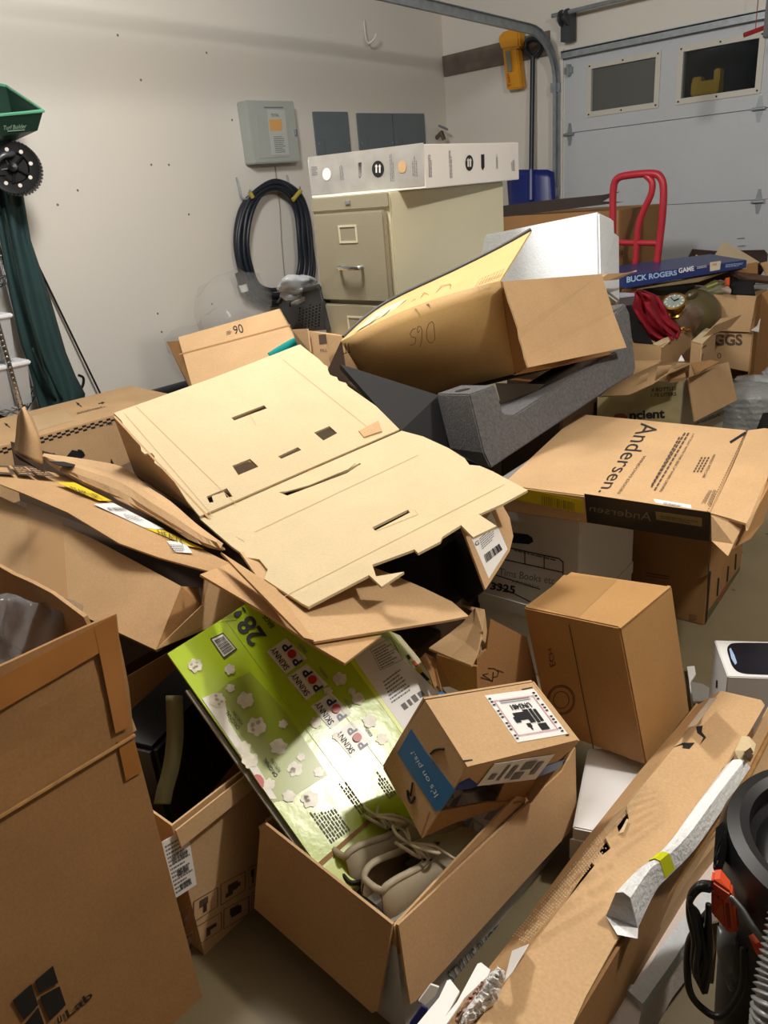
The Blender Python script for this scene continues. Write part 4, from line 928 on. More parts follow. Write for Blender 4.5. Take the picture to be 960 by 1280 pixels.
MB().add(tp.poly(z((250,85),(560,110),(330,330),(80,255)),.0006),[(0,1,2,3)]).build('packing_tape',mat('brown_clear_tape','ab8457',.3),t)
def stroke(pl,pts,w_,m_,parent,name='line',off=.001):
    mb=MB()
    for a,b in zip(pts,pts[1:]):
        dx,dy=b[0]-a[0],b[1]-a[1]; l=math.hypot(dx,dy) or 1; nx,ny=-dy/l*w_/2,dx/l*w_/2
        mb.add(pl.poly([(a[0]+nx,a[1]+ny),(b[0]+nx,b[1]+ny),(b[0]-nx,b[1]-ny),(a[0]-nx,a[1]-ny)],off),[(0,1,2,3)])
    return mb.build(name,m_,parent)
stroke(ft,z((280,370),(420,1080)),1.2,INK2,t,'seam'); text('ECH',ft,z((172,615),(160,510),(182,505),(205,600)),INK2,t)
for rr in (78,70,45): stroke(ft,[z((235+rr*math.cos(a*.3),800+rr*1.08*math.sin(a*.3)))[0] for a in range(22)],1.0,INK2,t,'round_stamp')
# bankers boxes
for i,(zb,lab) in enumerate(((-.045,'white records storage box on the floor, lower of the stacked pair'),(.215,'white lidded records storage box marked 3325, on top of the lower one'))):
    t=thing('records_box',lab,'storage box',(-1.0,1.78,zb),'white records boxes')
    ob=OB((-1.037,1.79,zb+.145 if i else .1),(0,0,4),(.31,.385,.29 if i else .2)); MB().box(ob.c,ob.d/2*.999,ob.R).build('box_body',WH,t,bevel=.002)
    lo_=OB((-1.037,1.79,zb+.252 if not i else zb+.287),(0,0,4),(.316,.392,.045) if not i else (.326,.401,.052)); MB().box(lo_.c,lo_.d/2,lo_.R).build('lid',WH,t,bevel=.004)
    f=ob.face(1,-1)
    if i:
        z=zm(580,600,2.526); k=14
        MB().panel(f.poly(z((140,165),(200,172),(215,182),(218,195),(205,203),(150,198)),.0015),.001,n=f.n).build('hand_hole',mat('dark_teal_hole','0d2a2a',.8),t)
        for a,b in (((100,205),(300,248)),((300,248),(313,260)),((313,260),(313,300)),((192,225),(192,265)),((253,238),(253,280)),((100,245),(313,292)),((100,330),(210,385)),((100,300),(240,345))): stroke(f,z(a,b),1.3,INK,t,'grid_line')
        text('3325',f,z((82,345),(160,360),(163,335),(86,322)),INK,t,bold=.03)
        text('Tims Books etc',f,z((110,300),(285,330),(288,308),(112,278)),INKG,t); text('RECORDS',f,z((150,325),(235,345),(238,335),(153,315)),INKG,t)
        rects(f,z((150,222),(310,262),(312,250),(150,212)),lines(1,seed=4),INKG,t)
# brown box under the window carton
t=thing('brown_carton','brown carton with slotted corner standing on the floor below the window carton','box',(-.87,2.31,0))
ob=OB((-.8867,2.3119,.235),(0,0,4.98),(.32,.4225,.47)); ob.body(KD,t); f=ob.face(0,1); g=ob.face(1,-1)
z=zm(780,640,5.333)
for a,b,w_ in (((575,395),(545,760),2.4),((632,440),(622,560),2),((697,360),(688,465),2),((748,280),(742,385),2),((565,420),(560,330),1.2)): stroke(f,z(a,b),w_,BLK2,t,'slot')
decal(f,z((560,740),(770,395),(775,360),(560,660)),mat('olive_print_box','5e5a38',.7),t,'printed_band',off=.0006); decal(f,z((620,620),(690,500),(690,470),(625,570)),mat('red_faded_print','8a4733',.7),t,'red_print')
stroke(g,z((145,405),(300,430)),1.2,INK2,t,'hand_hole'); stroke(g,z((145,425),(300,447)),.8,INK2,t,'hand_hole'); rects(g,z((430,720),(500,735),(500,685),(430,672)),lines(4,seed=2),INK2,t)
# ---- window carton (Andersen)
t=thing('window_carton','large flat kraft window carton with dark printed band and black side panel','box',(-.87,1.9,.528))
ob=OB((-.8663,1.8977,.5646),(.7,.76,12.01),(.5011,.6294,.0741)); z=zm(700,500,3.6923)
_,v=hexbody(ob,{(1,-1,1):(888.7,640.6),(1,-1,-1):(888,676),(1,1,1):(933.7,537.5),(-1,1,1):(722,517),(-1,-1,1):(626,606)},KR2,t)
T_=Pl(v[1],v[5],v[7]); S_=Pl(v[5],v[1],v[4]); E_=Pl(v[5],v[7],v[4])
MB().add([S_.hit(*q,.0009) for q in z((112,432),(695,520),(692,655),(125,565))],[(0,1,2,3)]).build('black_panel',mat('black_print','1d1b1c',.35),t,label='black printed side panel')
decal(S_,[(640,608),(729,625),(730,642),(640,624)],mat('yellow_print','c9b21b',.45),t,'yellow_stripe',off=.001); rects(S_,[(672,630),(725,640),(725,630),(672,618)],bars(16,seed=3,v0=0,v1=1),mat('yellow_dark','8c7c18',.5),t,off=.0024)
decal(S_,z((440,515),(655,545),(655,585),(445,552)),mat('gold_print','7d6a3c',.4),t,'gold_patch',off=.0014); rects(S_,z((450,545),(650,580),(650,555),(450,525)),lines(2,seed=5),INK2,t,off=.003)
text('Andersen',S_,z((420,560),(135,512),(138,483),(425,522)),mat('dim_gold_ink','6b624c',.5),t,off=.0016)
SL=decal(T_,z((432,456),(605,484),(607,500),(440,474)),PAPER,t,'barcode_label'); rects(T_,z((470,478),(600,498),(597,488),(470,468)),lines(2,seed=15),INKG,SL,off=.0024)
# text reads from the far edge towards the viewer
text('Andersen.',T_,z((375,105),(175,425),(235,430),(465,112)),mat('charcoal_ink','2e2b2b',.6),t)
text('WINDOWS·DOORS',T_,z((385,255),(263,430),(275,435),(398,258)),INK2,t)
text('LAY FLAT WITH THIS SIDE UP WHEN OPENING',T_,z((612,155),(458,422),(470,426),(622,158)),INK2,t)
for k,(a,b) in enumerate((((590,150),(430,420)),((573,150),(415,405)),((548,170),(418,395)))):
    rects(T_,z(a,b,(b[0]+8,b[1]+2),(a[0]+8,a[1]+2)),[(i/14,0,i/14+.055,1) for i in range(14)],INK2,t)
text('HANDLE WITH CARE',T_,z((708,250),(655,358),(668,360),(720,252)),INK2,t)
for dx in (-16,-32,-48): rects(T_,z((700+dx,262),(660+dx,335),(667+dx,337),(707+dx,264)),[(i/6,0,i/6+.12,1) for i in range(6)],INK2,t)
rects(T_,z((710,408),(672,495),(700,500),(725,412)),lines(4,seed=7),INK2,t); rects(T_,z((690,410),(640,495),(665,498),(708,412)),lines(3,seed=9),INK2,t)
stroke(T_,z((785,196),(838,162),(858,150)),3.2,INK,t,'marker_stroke'); 
for i in range(34):
    a=(860-(860-678)*i/34,145+(520-145)*i/34); stroke(T_,z(a,(a[0]-3,a[1]+6)),.9,INK2,t,'perforation') if i%1==0 and i<34 else 0
# open end flaps
q=z((695,520),(870,150),(905,135),(960,148)); 
FL=Pl(v[5],v[7],P(*z((865,585))[0],depth(v[5])-.03))
zz=lambda x,y,d:P(*z((x,y))[0],d)
d0=depth(v[5]); d1=depth(v[7])
MB().grid([[zz(697,522,d0),zz(745,420,d0+.1),zz(800,300,d0+.25),zz(868,140,d1)],[zz(780,545,d0-.02),zz(830,440,d0+.08),zz(885,310,d0+.23),zz(945,130,d1-.01)],[zz(860,570,d0-.05),zz(905,470,d0+.05),zz(955,330,d0+.2),zz(1010,140,d1-.02)],[zz(868,600,d0-.06),zz(915,490,d0+.04),zz(965,340,d0+.19),zz(1040,170,d1-.03)]],.005).build('top_flap',KR2,t)
mb=MB(); 
for a in (((922,325),(905,370)),((868,430),(890,385)),((835,505),(860,450))): mb.tube([zz(a[0][0],a[0][1],d0+.05+(500-a[0][1])/1000),zz(a[1][0],a[1][1],d0+.05+(500-a[1][1])/1000)],.002,5)
mb.build('tear_slot',BLK2,t)
MB().panel([zz(697,530,d0),zz(835,560,d0-.03),zz(838,590,d0-.03),zz(800,665,d0-.04),zz(775,720,d0-.06),zz(700,650,d0-.0)],.005).build('side_flap',KR2,t)
MB().panel([zz(838,562,d0-.02),zz(880,560,d0),zz(975,380,d0+.12),zz(1010,300,d0+.2),zz(940,560,d0+.1),zz(880,640,d0+.03),zz(790,690,d0-.04)],.005).build('bottom_flap',KD,t)
# ---- dark foam cradle
FO=mat('charcoal_foam','5b5a5c',.85,var=.25,scale=110,bump=.35,bscale=220); FOD=mat('charcoal_foam_grey','8a8b90',.8,var=.15,scale=60)
z=zm(520,360,3.2); t=thing('foam_cradle','large charcoal foam packing cradle under the box marked Q65','packing foam',P(610,580,2.05))
A_=P(604,583,2.02); B_=P(795,455,2.50); C_=P(786,379,2.54); FP_=Pl(A_,B_,C_)
prof=z((212,425),(318,388),(350,505),(392,508),(735,285),(835,235),(800,105),(835,60),(855,100),(880,320),(872,345),(780,400),(300,722),(270,660))
front=FP_.poly(prof); back_v=(P(545,492,2.20)-FP_.hit(*z((212,425))[0]))
MB().panel(front,.0,n=FP_.n) if 0 else None
N=len(front); mb=MB(); tr=tessellate_polygon([front]); bk=[p+back_v for p in front]
mb.add(front+bk,[tuple(q) for q in tr]+[tuple(i+N for i in reversed(q)) for q in tr]+[(i,(i+1)%N,(i+1)%N+N,i+N) for i in range(N)]).build('cradle_body',FO,t,bevel=.004)
c=(front[0]+front[1]+bk[0]+bk[1])/4; up=(front[1]-front[0]).cross(back_v).normalized(); up=up if up.z>0 else -up
MB().lathe([(0,.001),(.022,.001),(.022,-.01)],c-(front[1]-front[0])*.1,up,20).build('round_recess',BLK2,t)
# long floor of the cradle behind, coloured black
MB().panel([P(425,455,2.42),P(548,494,2.24),P(560,560,2.2),P(604,583,2.06),P(500,540,2.16)],.02).build('cradle_end',BLK2,t,label='black end piece')
# paper seen through the notch
solo(MB().panel([P(*q,2.30) for q in z((318,380),(515,385),(465,425),(480,440),(375,490),(350,500))],.004),'foam_sheet',mat('pale_grey_sheet','8f8b80',.8),'grey-beige sheet showing through the notch of the dark foam','sheet')
# ---- Q65 carton
KQ=mat('kraft_gold','bd9a66',.6,var=.06,scale=7,fine=.2,spec=.35); KQF=mat('kraft_bright','d3b47c',.6,var=.05,scale=7,fine=.15,spec=.35)
z=zm(400,280,2.4); TVC=t=thing('tv_carton','long open kraft carton handwritten Q65 lying on the dark foam','box',P(560,480,2.3))
d=lambda x,y,dd:P(*z((x,y))[0],dd)
TL,TR,BR_,BL_=d(62,352,2.46),d(540,170,2.12),d(582,450,2.26),d(188,550,2.56)
rows=[]
for j in range(9):
    v_=j/8; r_=[]
    for i in range(13):
        u=i/12; p=TL.lerp(TR,u).lerp(BL_.lerp(BR_,u),v_)
        bul=.05*math.sin(math.pi*min(1,v_*1.15))*math.sin(math.pi*u)**.6
        r_.append(p-ray(560,400).normalized()*bul*.9+Vector((0,0,.02*math.sin(math.pi*u)*(1-v_))))
    rows.append(r_)
MB().grid(rows,.006).build('front_wall',KQ,t,smooth='all')
TBR,BBR=d(843,150,2.46),d(882,388,2.56)
MB().panel([d(543,172,2.13),d(565,180,2.15),d(625,432,2.26),d(582,450,2.265)],.005).build('inner_side',KD,t)
rg=ragged((552,172),(625,430),9,3,6); 
MB().panel([d(x,y,2.10+.0*i) for i,(x,y) in enumerate(rg)]+[d(625,430,2.10),d(920,370,2.40),d(880,265,2.41),d(845,150,2.42)],.005).build('end_flap',KR2,t)
MB().panel([d(582,452,2.15),d(700,430,2.25),d(878,390,2.44),d(850,375,2.46),d(640,425,2.18)],.004).build('under_flap',KD,t)
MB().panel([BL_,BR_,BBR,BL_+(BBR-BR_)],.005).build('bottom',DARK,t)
q0=TL+(TBR-TR); q1=BL_+(BBR-BR_); MB().panel([q0,TBR,BBR,q1],.005).build('back_wall',KR2,t)
MB().panel([d(62,352,2.5),d(80,470,2.46),d(40,472,2.53),d(22,440,2.56)],.005).build('end_flap',DARK,t)
MB().panel([d(75,470,2.46),d(190,548,2.43),d(180,520,2.6),d(85,440,2.6)],.005).build('end_flap',DARK,t)
TF=Pl(TL,TR,d(632,20,2.34)); 
topq=z((62,350),(85,325),(130,285),(185,245),(260,205),(400,140),(540,70),(634,18),(632,32),(548,160),(536,172))
rws=[]
hiE=smoothpath([TF.hit(*p) for p in z((70,342),(130,287),(185,247),(260,207),(400,142),(540,72),(633,20))],3)
n_=len(hiE)
loE=[rows[0][0].lerp(rows[0][-1],0)]*0
for k in range(n_):
    u=k/(n_-1); i=u*12; a=int(min(11,i)); loE.append(rows[0][a].lerp(rows[0][a+1],i-a))
MB().grid([loE,[a.lerp(b,.5) for a,b in zip(loE,hiE)],hiE],.005).build('top_flap',KQF,t)
MB().tube([p+Vector((0,0,.003)) for p in hiE],.006,6).build('dark_flap_edge',mat('dark_torn_tape','3d3f42',.5),t)
decal(TF,z((100,325),(225,255),(262,222),(170,262)),mat('cream_label','e3d9b5',.5),t,'label',off=.012); rects(TF,z((140,305),(215,262),(240,240),(175,275)),[(0,0,.08,1),(.5,.1,.62,1)],INKG,t,off=.014)
rects(TF,z((465,188),(540,158),(552,135),(480,165)),[(i/8,0,i/8+.02,1) for i in range(9)]+[(0,0,1,.04),(0,.96,1,1)],INK2,t,off=.013)
FQ=Pl(TL,TR,BL_); FQ2=Pl(rows[2][6],rows[2][9],rows[4][6])
def hand(pl,base,strokes,sc,m_,parent,w_=.7,off=.004):
    for s_ in strokes: stroke(pl,[(base[0]+x*sc[0],base[1]+y*sc[1]) for x,y in s_],w_,m_,parent,'handwriting',off)
zq=zm(500,400,12)
S5=zq((235,125),(180,150),(150,215),(175,255),(235,265),(230,340),(210,370),(150,375)); S9=zq((300,410),(325,300),(330,150),(310,100),(275,95),(255,150),(270,195),(300,150)); S0=zq((480,20),(430,60),(400,150),(398,260),(430,330),(480,345),(525,290),(515,150),(505,60),(480,20))
fr_pl=Pl(rows[3][4]+Vector((0,-.004,0)),rows[3][8]+Vector((0,-.004,0)),rows[5][6]+Vector((0,-.004,0)))
for s_ in (S5,S9,S0): stroke(fr_pl,s_,.7,INK2,t,'handwriting',off=.014)
zf=lambda *p:[z(q)[0] for q in p]
for s_ in (zf((265,240),(285,225),(290,240),(275,252),(292,255)),zf((300,225),(312,205),(330,215),(325,240),(305,240)),zf((345,210),(365,185),(392,180),(390,200),(360,215),(345,210))): stroke(TF,s_,.7,mat('pencil','8d7440',.7),t,'handwriting',off=.012)
for x0 in (78,88): stroke(FQ,z((x0,388),(x0-3,358)),.9,INK,t,'arrow_mark',off=.012); 
stroke(FQ,z((68,390),(92,384)),.8,INK,t,'arrow_mark',off=.012); stroke(FQ,z((98,480),(112,476),(125,500)),1.0,INK,t,'corner_mark',off=.012)
# ---- white styrofoam
STY=mat('white_styrofoam','dfe6ee',.7,bump=.3,bscale=120,var=.03,scale=60); STYW=mat('pale_styrofoam','e6dcd8',.75,bump=.2,bscale=120)
z=zm(600,230,4.8); t=thing('styrofoam_block','white styrofoam block with stepped end behind the Q65 carton','packing foam',P(680,340,2.8))
d=lambda x,y,dd:P(*z((x,y))[0],dd)
a,b,c,e=P(593,296,2.98),d(700,155,2.72),d(722,620,2.72),P(597,420,2.98)
b=d(712,165,2.72); ev=[b,d(805,210,2.86),d(808,285,2.86),d(836,305,2.92),d(840,710,2.92),c]; sh_=a-b; sh2=e-c
lf_=[p+sh_ if i in (0,1,2,3) else p+sh2 for i,p in enumerate(ev)]
mb=MB(); k=6; tr=tessellate_polygon([ev]); mb.add(ev+lf_,[tuple(q) for q in tr]+[tuple(i+k for i in reversed(q)) for q in tr]+[(i,(i+1)%k,(i+1)%k+k,i+k) for i in range(k)]); mb.build('block_body',STY,t,bevel=.008)
# ---- item with small label: G flap box
z=zm(460,620,4.8); t=thing('shaded_cavity_box','open box with shade-black cavity, hanging flap and white G label under the beige sheet','box',P(600,720,1.75))
d=lambda x,y,dd:P(*z((x,y))[0],dd)
GPl=Pl(d(560,185,1.70),d(705,560,1.64),d(870,240,1.80))
MB().panel(GPl.poly(z((545,150),(575,130),(810,60),(850,130),(872,240),(850,330),(790,430),(705,562),(585,240))),.005,n=GPl.n).build('flap',KR2,t)
SL=decal(GPl,z((625,262),(740,93),(838,318),(725,495)),PAPER,t,'shipping_label')
text('G',GPl,z((645,300),(668,290),(665,265),(642,272)),INK,SL,off=.0024); rects(GPl,z((705,425),(830,320),(795,262),(680,345)),bars(14,seed=3),INK,SL,off=.0024,name='barcode'); rects(GPl,z((680,330),(780,240),(745,170),(660,250)),lines(6,seed=6),INKG,SL,off=.0024)
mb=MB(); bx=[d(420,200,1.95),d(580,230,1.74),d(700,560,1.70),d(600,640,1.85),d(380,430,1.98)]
MB().panel(bx,.005).build('side_wall',BLK2,t)  # matte black walls put the shade of the open cavity into colour
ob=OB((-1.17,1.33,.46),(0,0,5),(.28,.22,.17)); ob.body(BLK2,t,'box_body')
# ---- U4 box
z=zm(520,740,6); t=thing('open_brown_box','open brown box marked U4 with bent flaps, left of the closed brown box','box',P(610,850,1.70))
d=lambda x,y,dd:P(*z((x,y))[0],dd)
MB().panel([d(155,470,1.60),d(420,555,1.54),d(455,560,1.54),d(460,760,1.57),d(300,790,1.6),d(150,760,1.64)],.005).build('front_wall',KD,t)
MB().grid([[d(95,420,1.62),d(250,485,1.58),d(415,550,1.53)],[d(250,310,1.68),d(370,380,1.63),d(460,450,1.57)],[d(350,230,1.72),d(430,240,1.68),d(495,280,1.63)],[d(420,170,1.76),d(435,130,1.74),d(445,120,1.73)]],.005).build('flap',KR2,t)
MB().panel([d(350,95,1.80),d(515,130,1.76),d(525,200,1.74),d(545,440,1.66),d(490,480,1.6),d(495,270,1.66),d(450,140,1.75)],.005).build('side_flap',KR2,t)
up=Pl(d(460,560,1.60),d(460,760,1.62),d(840,400,1.72))
MB().panel(up.poly(z((455,500),(530,430),(560,200),(830,340),(930,760),(870,800),(460,770))),.005,n=up.n).build('side_wall',KD,t)
stroke(up,z((485,640),(575,670),(580,600)),.9,INK,t,'marker_u4'); stroke(up,z((575,670),(500,620),(545,612)),.9,INK,t,'marker_u4'); stroke(up,z((540,572),(590,575),(620,600),(610,635),(575,640)),.9,INK,t,'marker_u4'); stroke(up,z((610,585),(660,605)),.9,INK,t,'marker_u4')
MB().grid([[d(30,500,1.62),d(70,455,1.63),d(150,500,1.62)],[d(100,610,1.6),d(130,560,1.61),d(155,600,1.6)],[d(140,720,1.58),d(160,700,1.59),d(190,740,1.58)]],.004).build('crumpled_filler',KD,t)
solo(MB().panel([d(160,760,1.5),d(195,745,1.5),d(240,775,1.5),d(200,790,1.49)],.006),'blue_tape_bit',mat('light_blue','3f8fd0',.4),'small bright blue scrap beside the popcorn carton','scrap')
solo(MB().panel([d(195,715,1.53),d(250,710,1.54),d(350,755,1.54),d(250,785,1.52)],.004),'grey_card_scrap',mat('grey_card','6f675c',.8),'small grey card scrap tucked behind the small upturned carton','scrap')
# ---- white flat box under the closed carton
t=thing('flat_white_box','flat white box lying beside the shoe box below the closed brown carton','box',(-.52,1.2,.05))
z=zm(680,930,6); A1,B1,C1,D1=[Z(*p,.15) for p in z((215,620),(385,660),(760,180),(330,0))]
A1=Z(*z((215,625))[0],.15); C1=Z(818,962,.15); D1=Z(735,935,.15)
mb=MB(); top=[A1,Z(*z((430,668))[0],.15),C1,Z(770,935,.15),D1]; mb.panel(top,.07,n=Vector((0,0,1))); mb.build('box_body',WHG,t,bevel=.003)
MB().panel([p+Vector((-.004,-.004,-.03)) for p in (A1,Z(*z((430,668))[0],.15),Z(800,1000,.15))],.05,n=Vector((0,0,1))).build('lower_tray',WH,t)
MB().box((-.50,1.30,.04),(.1,.1,.04)).build('foot_block',WH,t)

# ---- white speaker box with picture
t=thing('white_product_box','white glossy product box with a rounded black screen pictured on its lid','box',(-.38,1.62,0))
a,b,c=Z(893,800,.27),Z(909.5,845.5,.27),Z(965,847.5,.27); ux=(c-b).normalized(); uy=(a-b); W_=.26
top=[b,b+ux*W_,b+ux*W_+uy,a]; dn=Vector((0,0,-.27)); MB().add(top+[p+dn for p in top],[(0,1,2,3),(4,7,6,5),(0,4,5,1),(1,5,6,2),(2,6,7,3),(3,7,4,0)]).build('box_body',WHG,t,bevel=.002)
tp=Pl(*top[:3]); z=zm(840,780,6.4)
sp=smoothpath([Vector((x,y,0)) for x,y in z((500,152),(455,170),(442,205),(455,260),(480,330),(520,375),(580,395),(680,402),(800,405),(1000,408),(1060,380),(1070,300),(1040,200),(1000,158),(800,152),(650,150))],4,True)
MB().panel(tp.poly([(p.x,p.y) for p in sp],.0012),.0006,n=tp.n).build('screen_picture',mat('screen_black','1b1b24',.2),t)
decal(tp,z((458,200),(470,190),(500,250),(520,310),(505,325),(475,275)),mat('sheen_print','9db6dd',.3),t,'screen_glow',off=.002)
sf=Pl(a,b,b+dn); stroke(sf,z((358,450),(355,510)),2,INK,t,'side_mark')
solo(MB().panel([Z(*p,.02) for p in z((120,340),(180,335),(190,400),(150,460),(240,600),(160,660),(135,440))],.006,n=Vector((0,0,1))),'white_paper_scrap',PAPER,'crumpled white paper on the floor between the closed carton and the white product box','paper')
solo(MB().panel([Z(*p,.06) for p in z((150,460),(250,480),(370,560),(300,600),(170,640))],.006,n=Vector((0,0,1))),'grey_board',mat('grey_board','8b8782',.7),'small grey board edge beside the white product box','board')
# ---- long diagonal carton
z=zm(640,860,3); t=thing('long_flat_carton','long narrow kraft carton running diagonally along the lower right','box',(-.42,1.0,.15))
zt=.33
def hgt(y): return .30+.05*(y-900)/380
tp_l=[(783,10),(605,220),(350,560),(170,840),(0,1070),(-180,1330)]; tp_r=[(945,60),(890,160),(790,300),(600,620),(400,930),(230,1250)]
L3=[Z(*z(p)[0],hgt(z(p)[0][1])) for p in tp_l]; R3=[Z(*z(p)[0],hgt(z(p)[0][1])) for p in tp_r]
T3=Pl(L3[0],R3[0],L3[-2])
Lq=T3.poly(z(*tp_l)); Rq=T3.poly(z(*tp_r))
rag=[]
tl=z((783,10))+ragged(*z((783,10),(430,440)),6,.5,1)[1:]+z((430,440),(438,490),(400,540),(395,520),(350,560),(370,600),(360,610),(340,625),(330,615),(300,655),(310,665),(250,740),(170,840),(0,1070),(-190,1340))
MB().panel(T3.poly(tl+z((230,1260),(275,1160),(385,960),(402,935),(600,620),(790,300),(815,280),(890,165),(948,65),(935,45))),.005,n=T3.n).build('top_sheet',KR2,t)
bl=z((700,60),(600,170),(480,310),(250,600),(0,940),(-260,1290))
S3=[Z(x,y,.235) for x,y in bl]
LL=T3.poly(z((783,10),(680,140),(560,270),(350,560),(0,1070),(-200,1350)),-.006)
KW=mat('kraft_woven','a88459',.5,var=.25,scale=70,wave=((0,0,.6),90,.6),hex2='d1b892')
MB().grid([S3,LL],.005).build('side_strip',KR,t)
sdp=Pl(S3[1],S3[4],LL[2])
for q in (((340,520),(520,330),(545,335),(365,560)),((0,930),(330,545),(360,600),(60,960))):
    mb=MB(); 
    for r_ in range(7):
        for k in range(46):
            if rn.random()<.85: mb.add(sdp.poly(subq(z(*q),k/46,r_/7,k/46+.009,r_/7+.08),.003),[(0,1,2,3)])
    mb.build('woven_print',mat('pale_print_dots','d6c3a3',.5),t)
decal(sdp,z((0,985),(62,960),(0,1065),(-30,1100)),PAPER,t,'white_label',off=.004)
MB().add(sdp.poly(z((655,150),(740,40),(770,35),(690,140)),.002),[(0,1,2,3)]).build('clear_tape',mat('shiny_tape','cdbfae',.15),t)
# body below
bb=[p+Vector((0,0,-.13)) for p in (S3[0],S3[-1])]; br=[p+Vector((-.0,.0,-.13)) for p in (T3.hit(*z((930,90))[0]),T3.hit(*z((230,1260))[0]))]
MB().panel([S3[0],S3[-1],bb[1],bb[0]],.005).build('side_wall',KD,t)
MB().add([bb[0],bb[1],br[1],br[0]],[(0,1,2,3)]).build('bottom',KD,t)
MB().panel([T3.hit(*z((905,140))[0],-.01),T3.hit(*z((215,1290))[0],-.01),br[1],br[0]],.005).build('side_wall',KD,t)
for q in (((690,145),(715,140),(712,165),(728,185),(705,212),(718,185),(695,168)),((605,222),(640,205),(685,205),(665,228),(640,225),(642,212))): decal(T3,z(*q),BLK2,t,'tear_hole')
MB().panel(T3.poly(z((430,490),(438,492),(418,540),(402,545)),.006),.002,n=T3.n).build('torn_tab',KP,t)
MB().grid([[T3.hit(*p,.004) for p in z((862,180),(890,182),(915,210))],[T3.hit(*p,.03) for p in z((835,235),(870,235),(905,250))],[T3.hit(*p,.012) for p in z((830,270),(860,290),(895,275))]],.004).build('torn_flap',KP,t)
decal(T3,z((870,240),(895,222),(905,240),(885,265)),DARK,t,'torn_hole',off=.034)
# second carton beside it
t=thing('second_long_carton','kraft carton with crushed edge under the right side of the long carton','box',(-.3,1.0,.1))
e1=[Z(*p,.24) for p in z((1010,90),(890,330),(640,690),(480,940),(245,1290))]; e2=[Z(*p,.21) for p in z((1060,120),(930,380),(680,690),(500,980),(300,1300))]
MB().grid([[p+Vector((-.02,0,.02)) for p in e1],e1,e2,[p+Vector((.0,0,-.2)) for p in e2]],.005).build('carton_body',KR2,t)
MB().tube([p+Vector((0,0,.004)) for p in e1],.005,6).build('crushed_edge',KE,t)
# foam-wrapped tube
FW=mat('white_foam_wrap','eef1f5',.35,bump=.4,bscale=120,var=.04,scale=30)
t=thing('foam_wrapped_part','slim part wrapped in white foam with a yellow tape band on the long carton','packing foam',Z(790,1160,.36))
cs=[((845,290),(868,292),.012),((790,400),(815,415),.03),((700,560),(700,560),.03),((590,650),(600,680),.032)]
top_l=z((800,292),(660,480),(560,630),(500,700),(440,760),(352,855)); top_r=z((895,298),(800,440),(690,600),(590,705),(540,760),(472,900))
rows=[]; nn=T3.n
for k,(a,b) in enumerate(zip(top_l,top_r)):
    hh=(.016,.026,.032,.036,.045,.055)[k]; A=T3.hit(*a,.006); B=T3.hit(*b,.004); C0=A.lerp(B,.5)+nn*hh
    rows.append([A,A.lerp(C0,.55)+nn*hh*.35,C0,B.lerp(C0,.55)+nn*hh*.35,B,B.lerp(A,.5)-nn*.0])
rows=[list(r) for r in zip(*[smoothpath(c_,4) for c_ in zip(*rows)])]
mb=MB(); R_=len(rows); v=[p for r in rows for p in r]; mb.add(v,[(i*6+j,i*6+(j+1)%6,i*6+6+(j+1)%6,i*6+6+j) for i in range(R_-1) for j in range(6)]+[tuple(range(6)),tuple(reversed(range((R_-1)*6,R_*6)))]); mb.build('foam_wrap',FW,t,smooth=True)
end=[rows[-1][0],rows[-1][2],rows[-1][4]]
MB().panel([rows[-1][0],rows[-1][1],rows[-1][2],rows[-1][3],rows[-1][4],T3.hit(*z((470,940))[0],.008),T3.hit(*z((395,925))[0],.008)],.006).build('folded_end',FW,t)
i0=int(R_*3/5); r0,r1=rows[i0-1],rows[i0+1]
mb=MB(); mb.grid([[p+nn*.0025 for p in r0[:5]],[p+nn*.0025 for p in r1[:5]]]); mb.build('yellow_tape_band',mat('bright_yellow_tape','d7dd1c',.35),t)
# white styrofoam at the lower right
t=thing('styrofoam_tray','white styrofoam tray at the lower right beside the vacuum','packing foam',Z(800,1250,.1))
e=[Z(*p,.17) for p in z((810,430),(750,560),(640,760),(520,930),(395,1100))]; f=[Z(*p,.17) for p in z((940,500),(800,700),(700,860),(620,960),(490,1185))]
MB().grid([e,f],.0).grid([f,[p+Vector((0,0,-.13)) for p in f]]).build('tray_slope',STYW,t)
g=[Z(*p,.185) for p in z((740,740),(650,850),(560,970),(470,1110),(430,1110))]; h=[Z(*p,.185) for p in z((760,800),(690,890),(600,1030),(490,1185),(425,1125))]
MB().grid([g,h],.03).build('tray_rim',STY,t)
MB().panel([Z(*p,.17) for p in z((395,1100),(490,1185),(470,1290),(300,1290))],.05,n=Vector((0,0,1))).build('tray_end',STYW,t)
solo(MB().panel([Z(*p,.21) for p in z((905,310),(945,288),(1000,300),(1000,330),(910,335))],.02,n=Vector((0,0,1))),'white_foam_scrap',STY,'small white foam piece behind the black vacuum lid','packing foam')
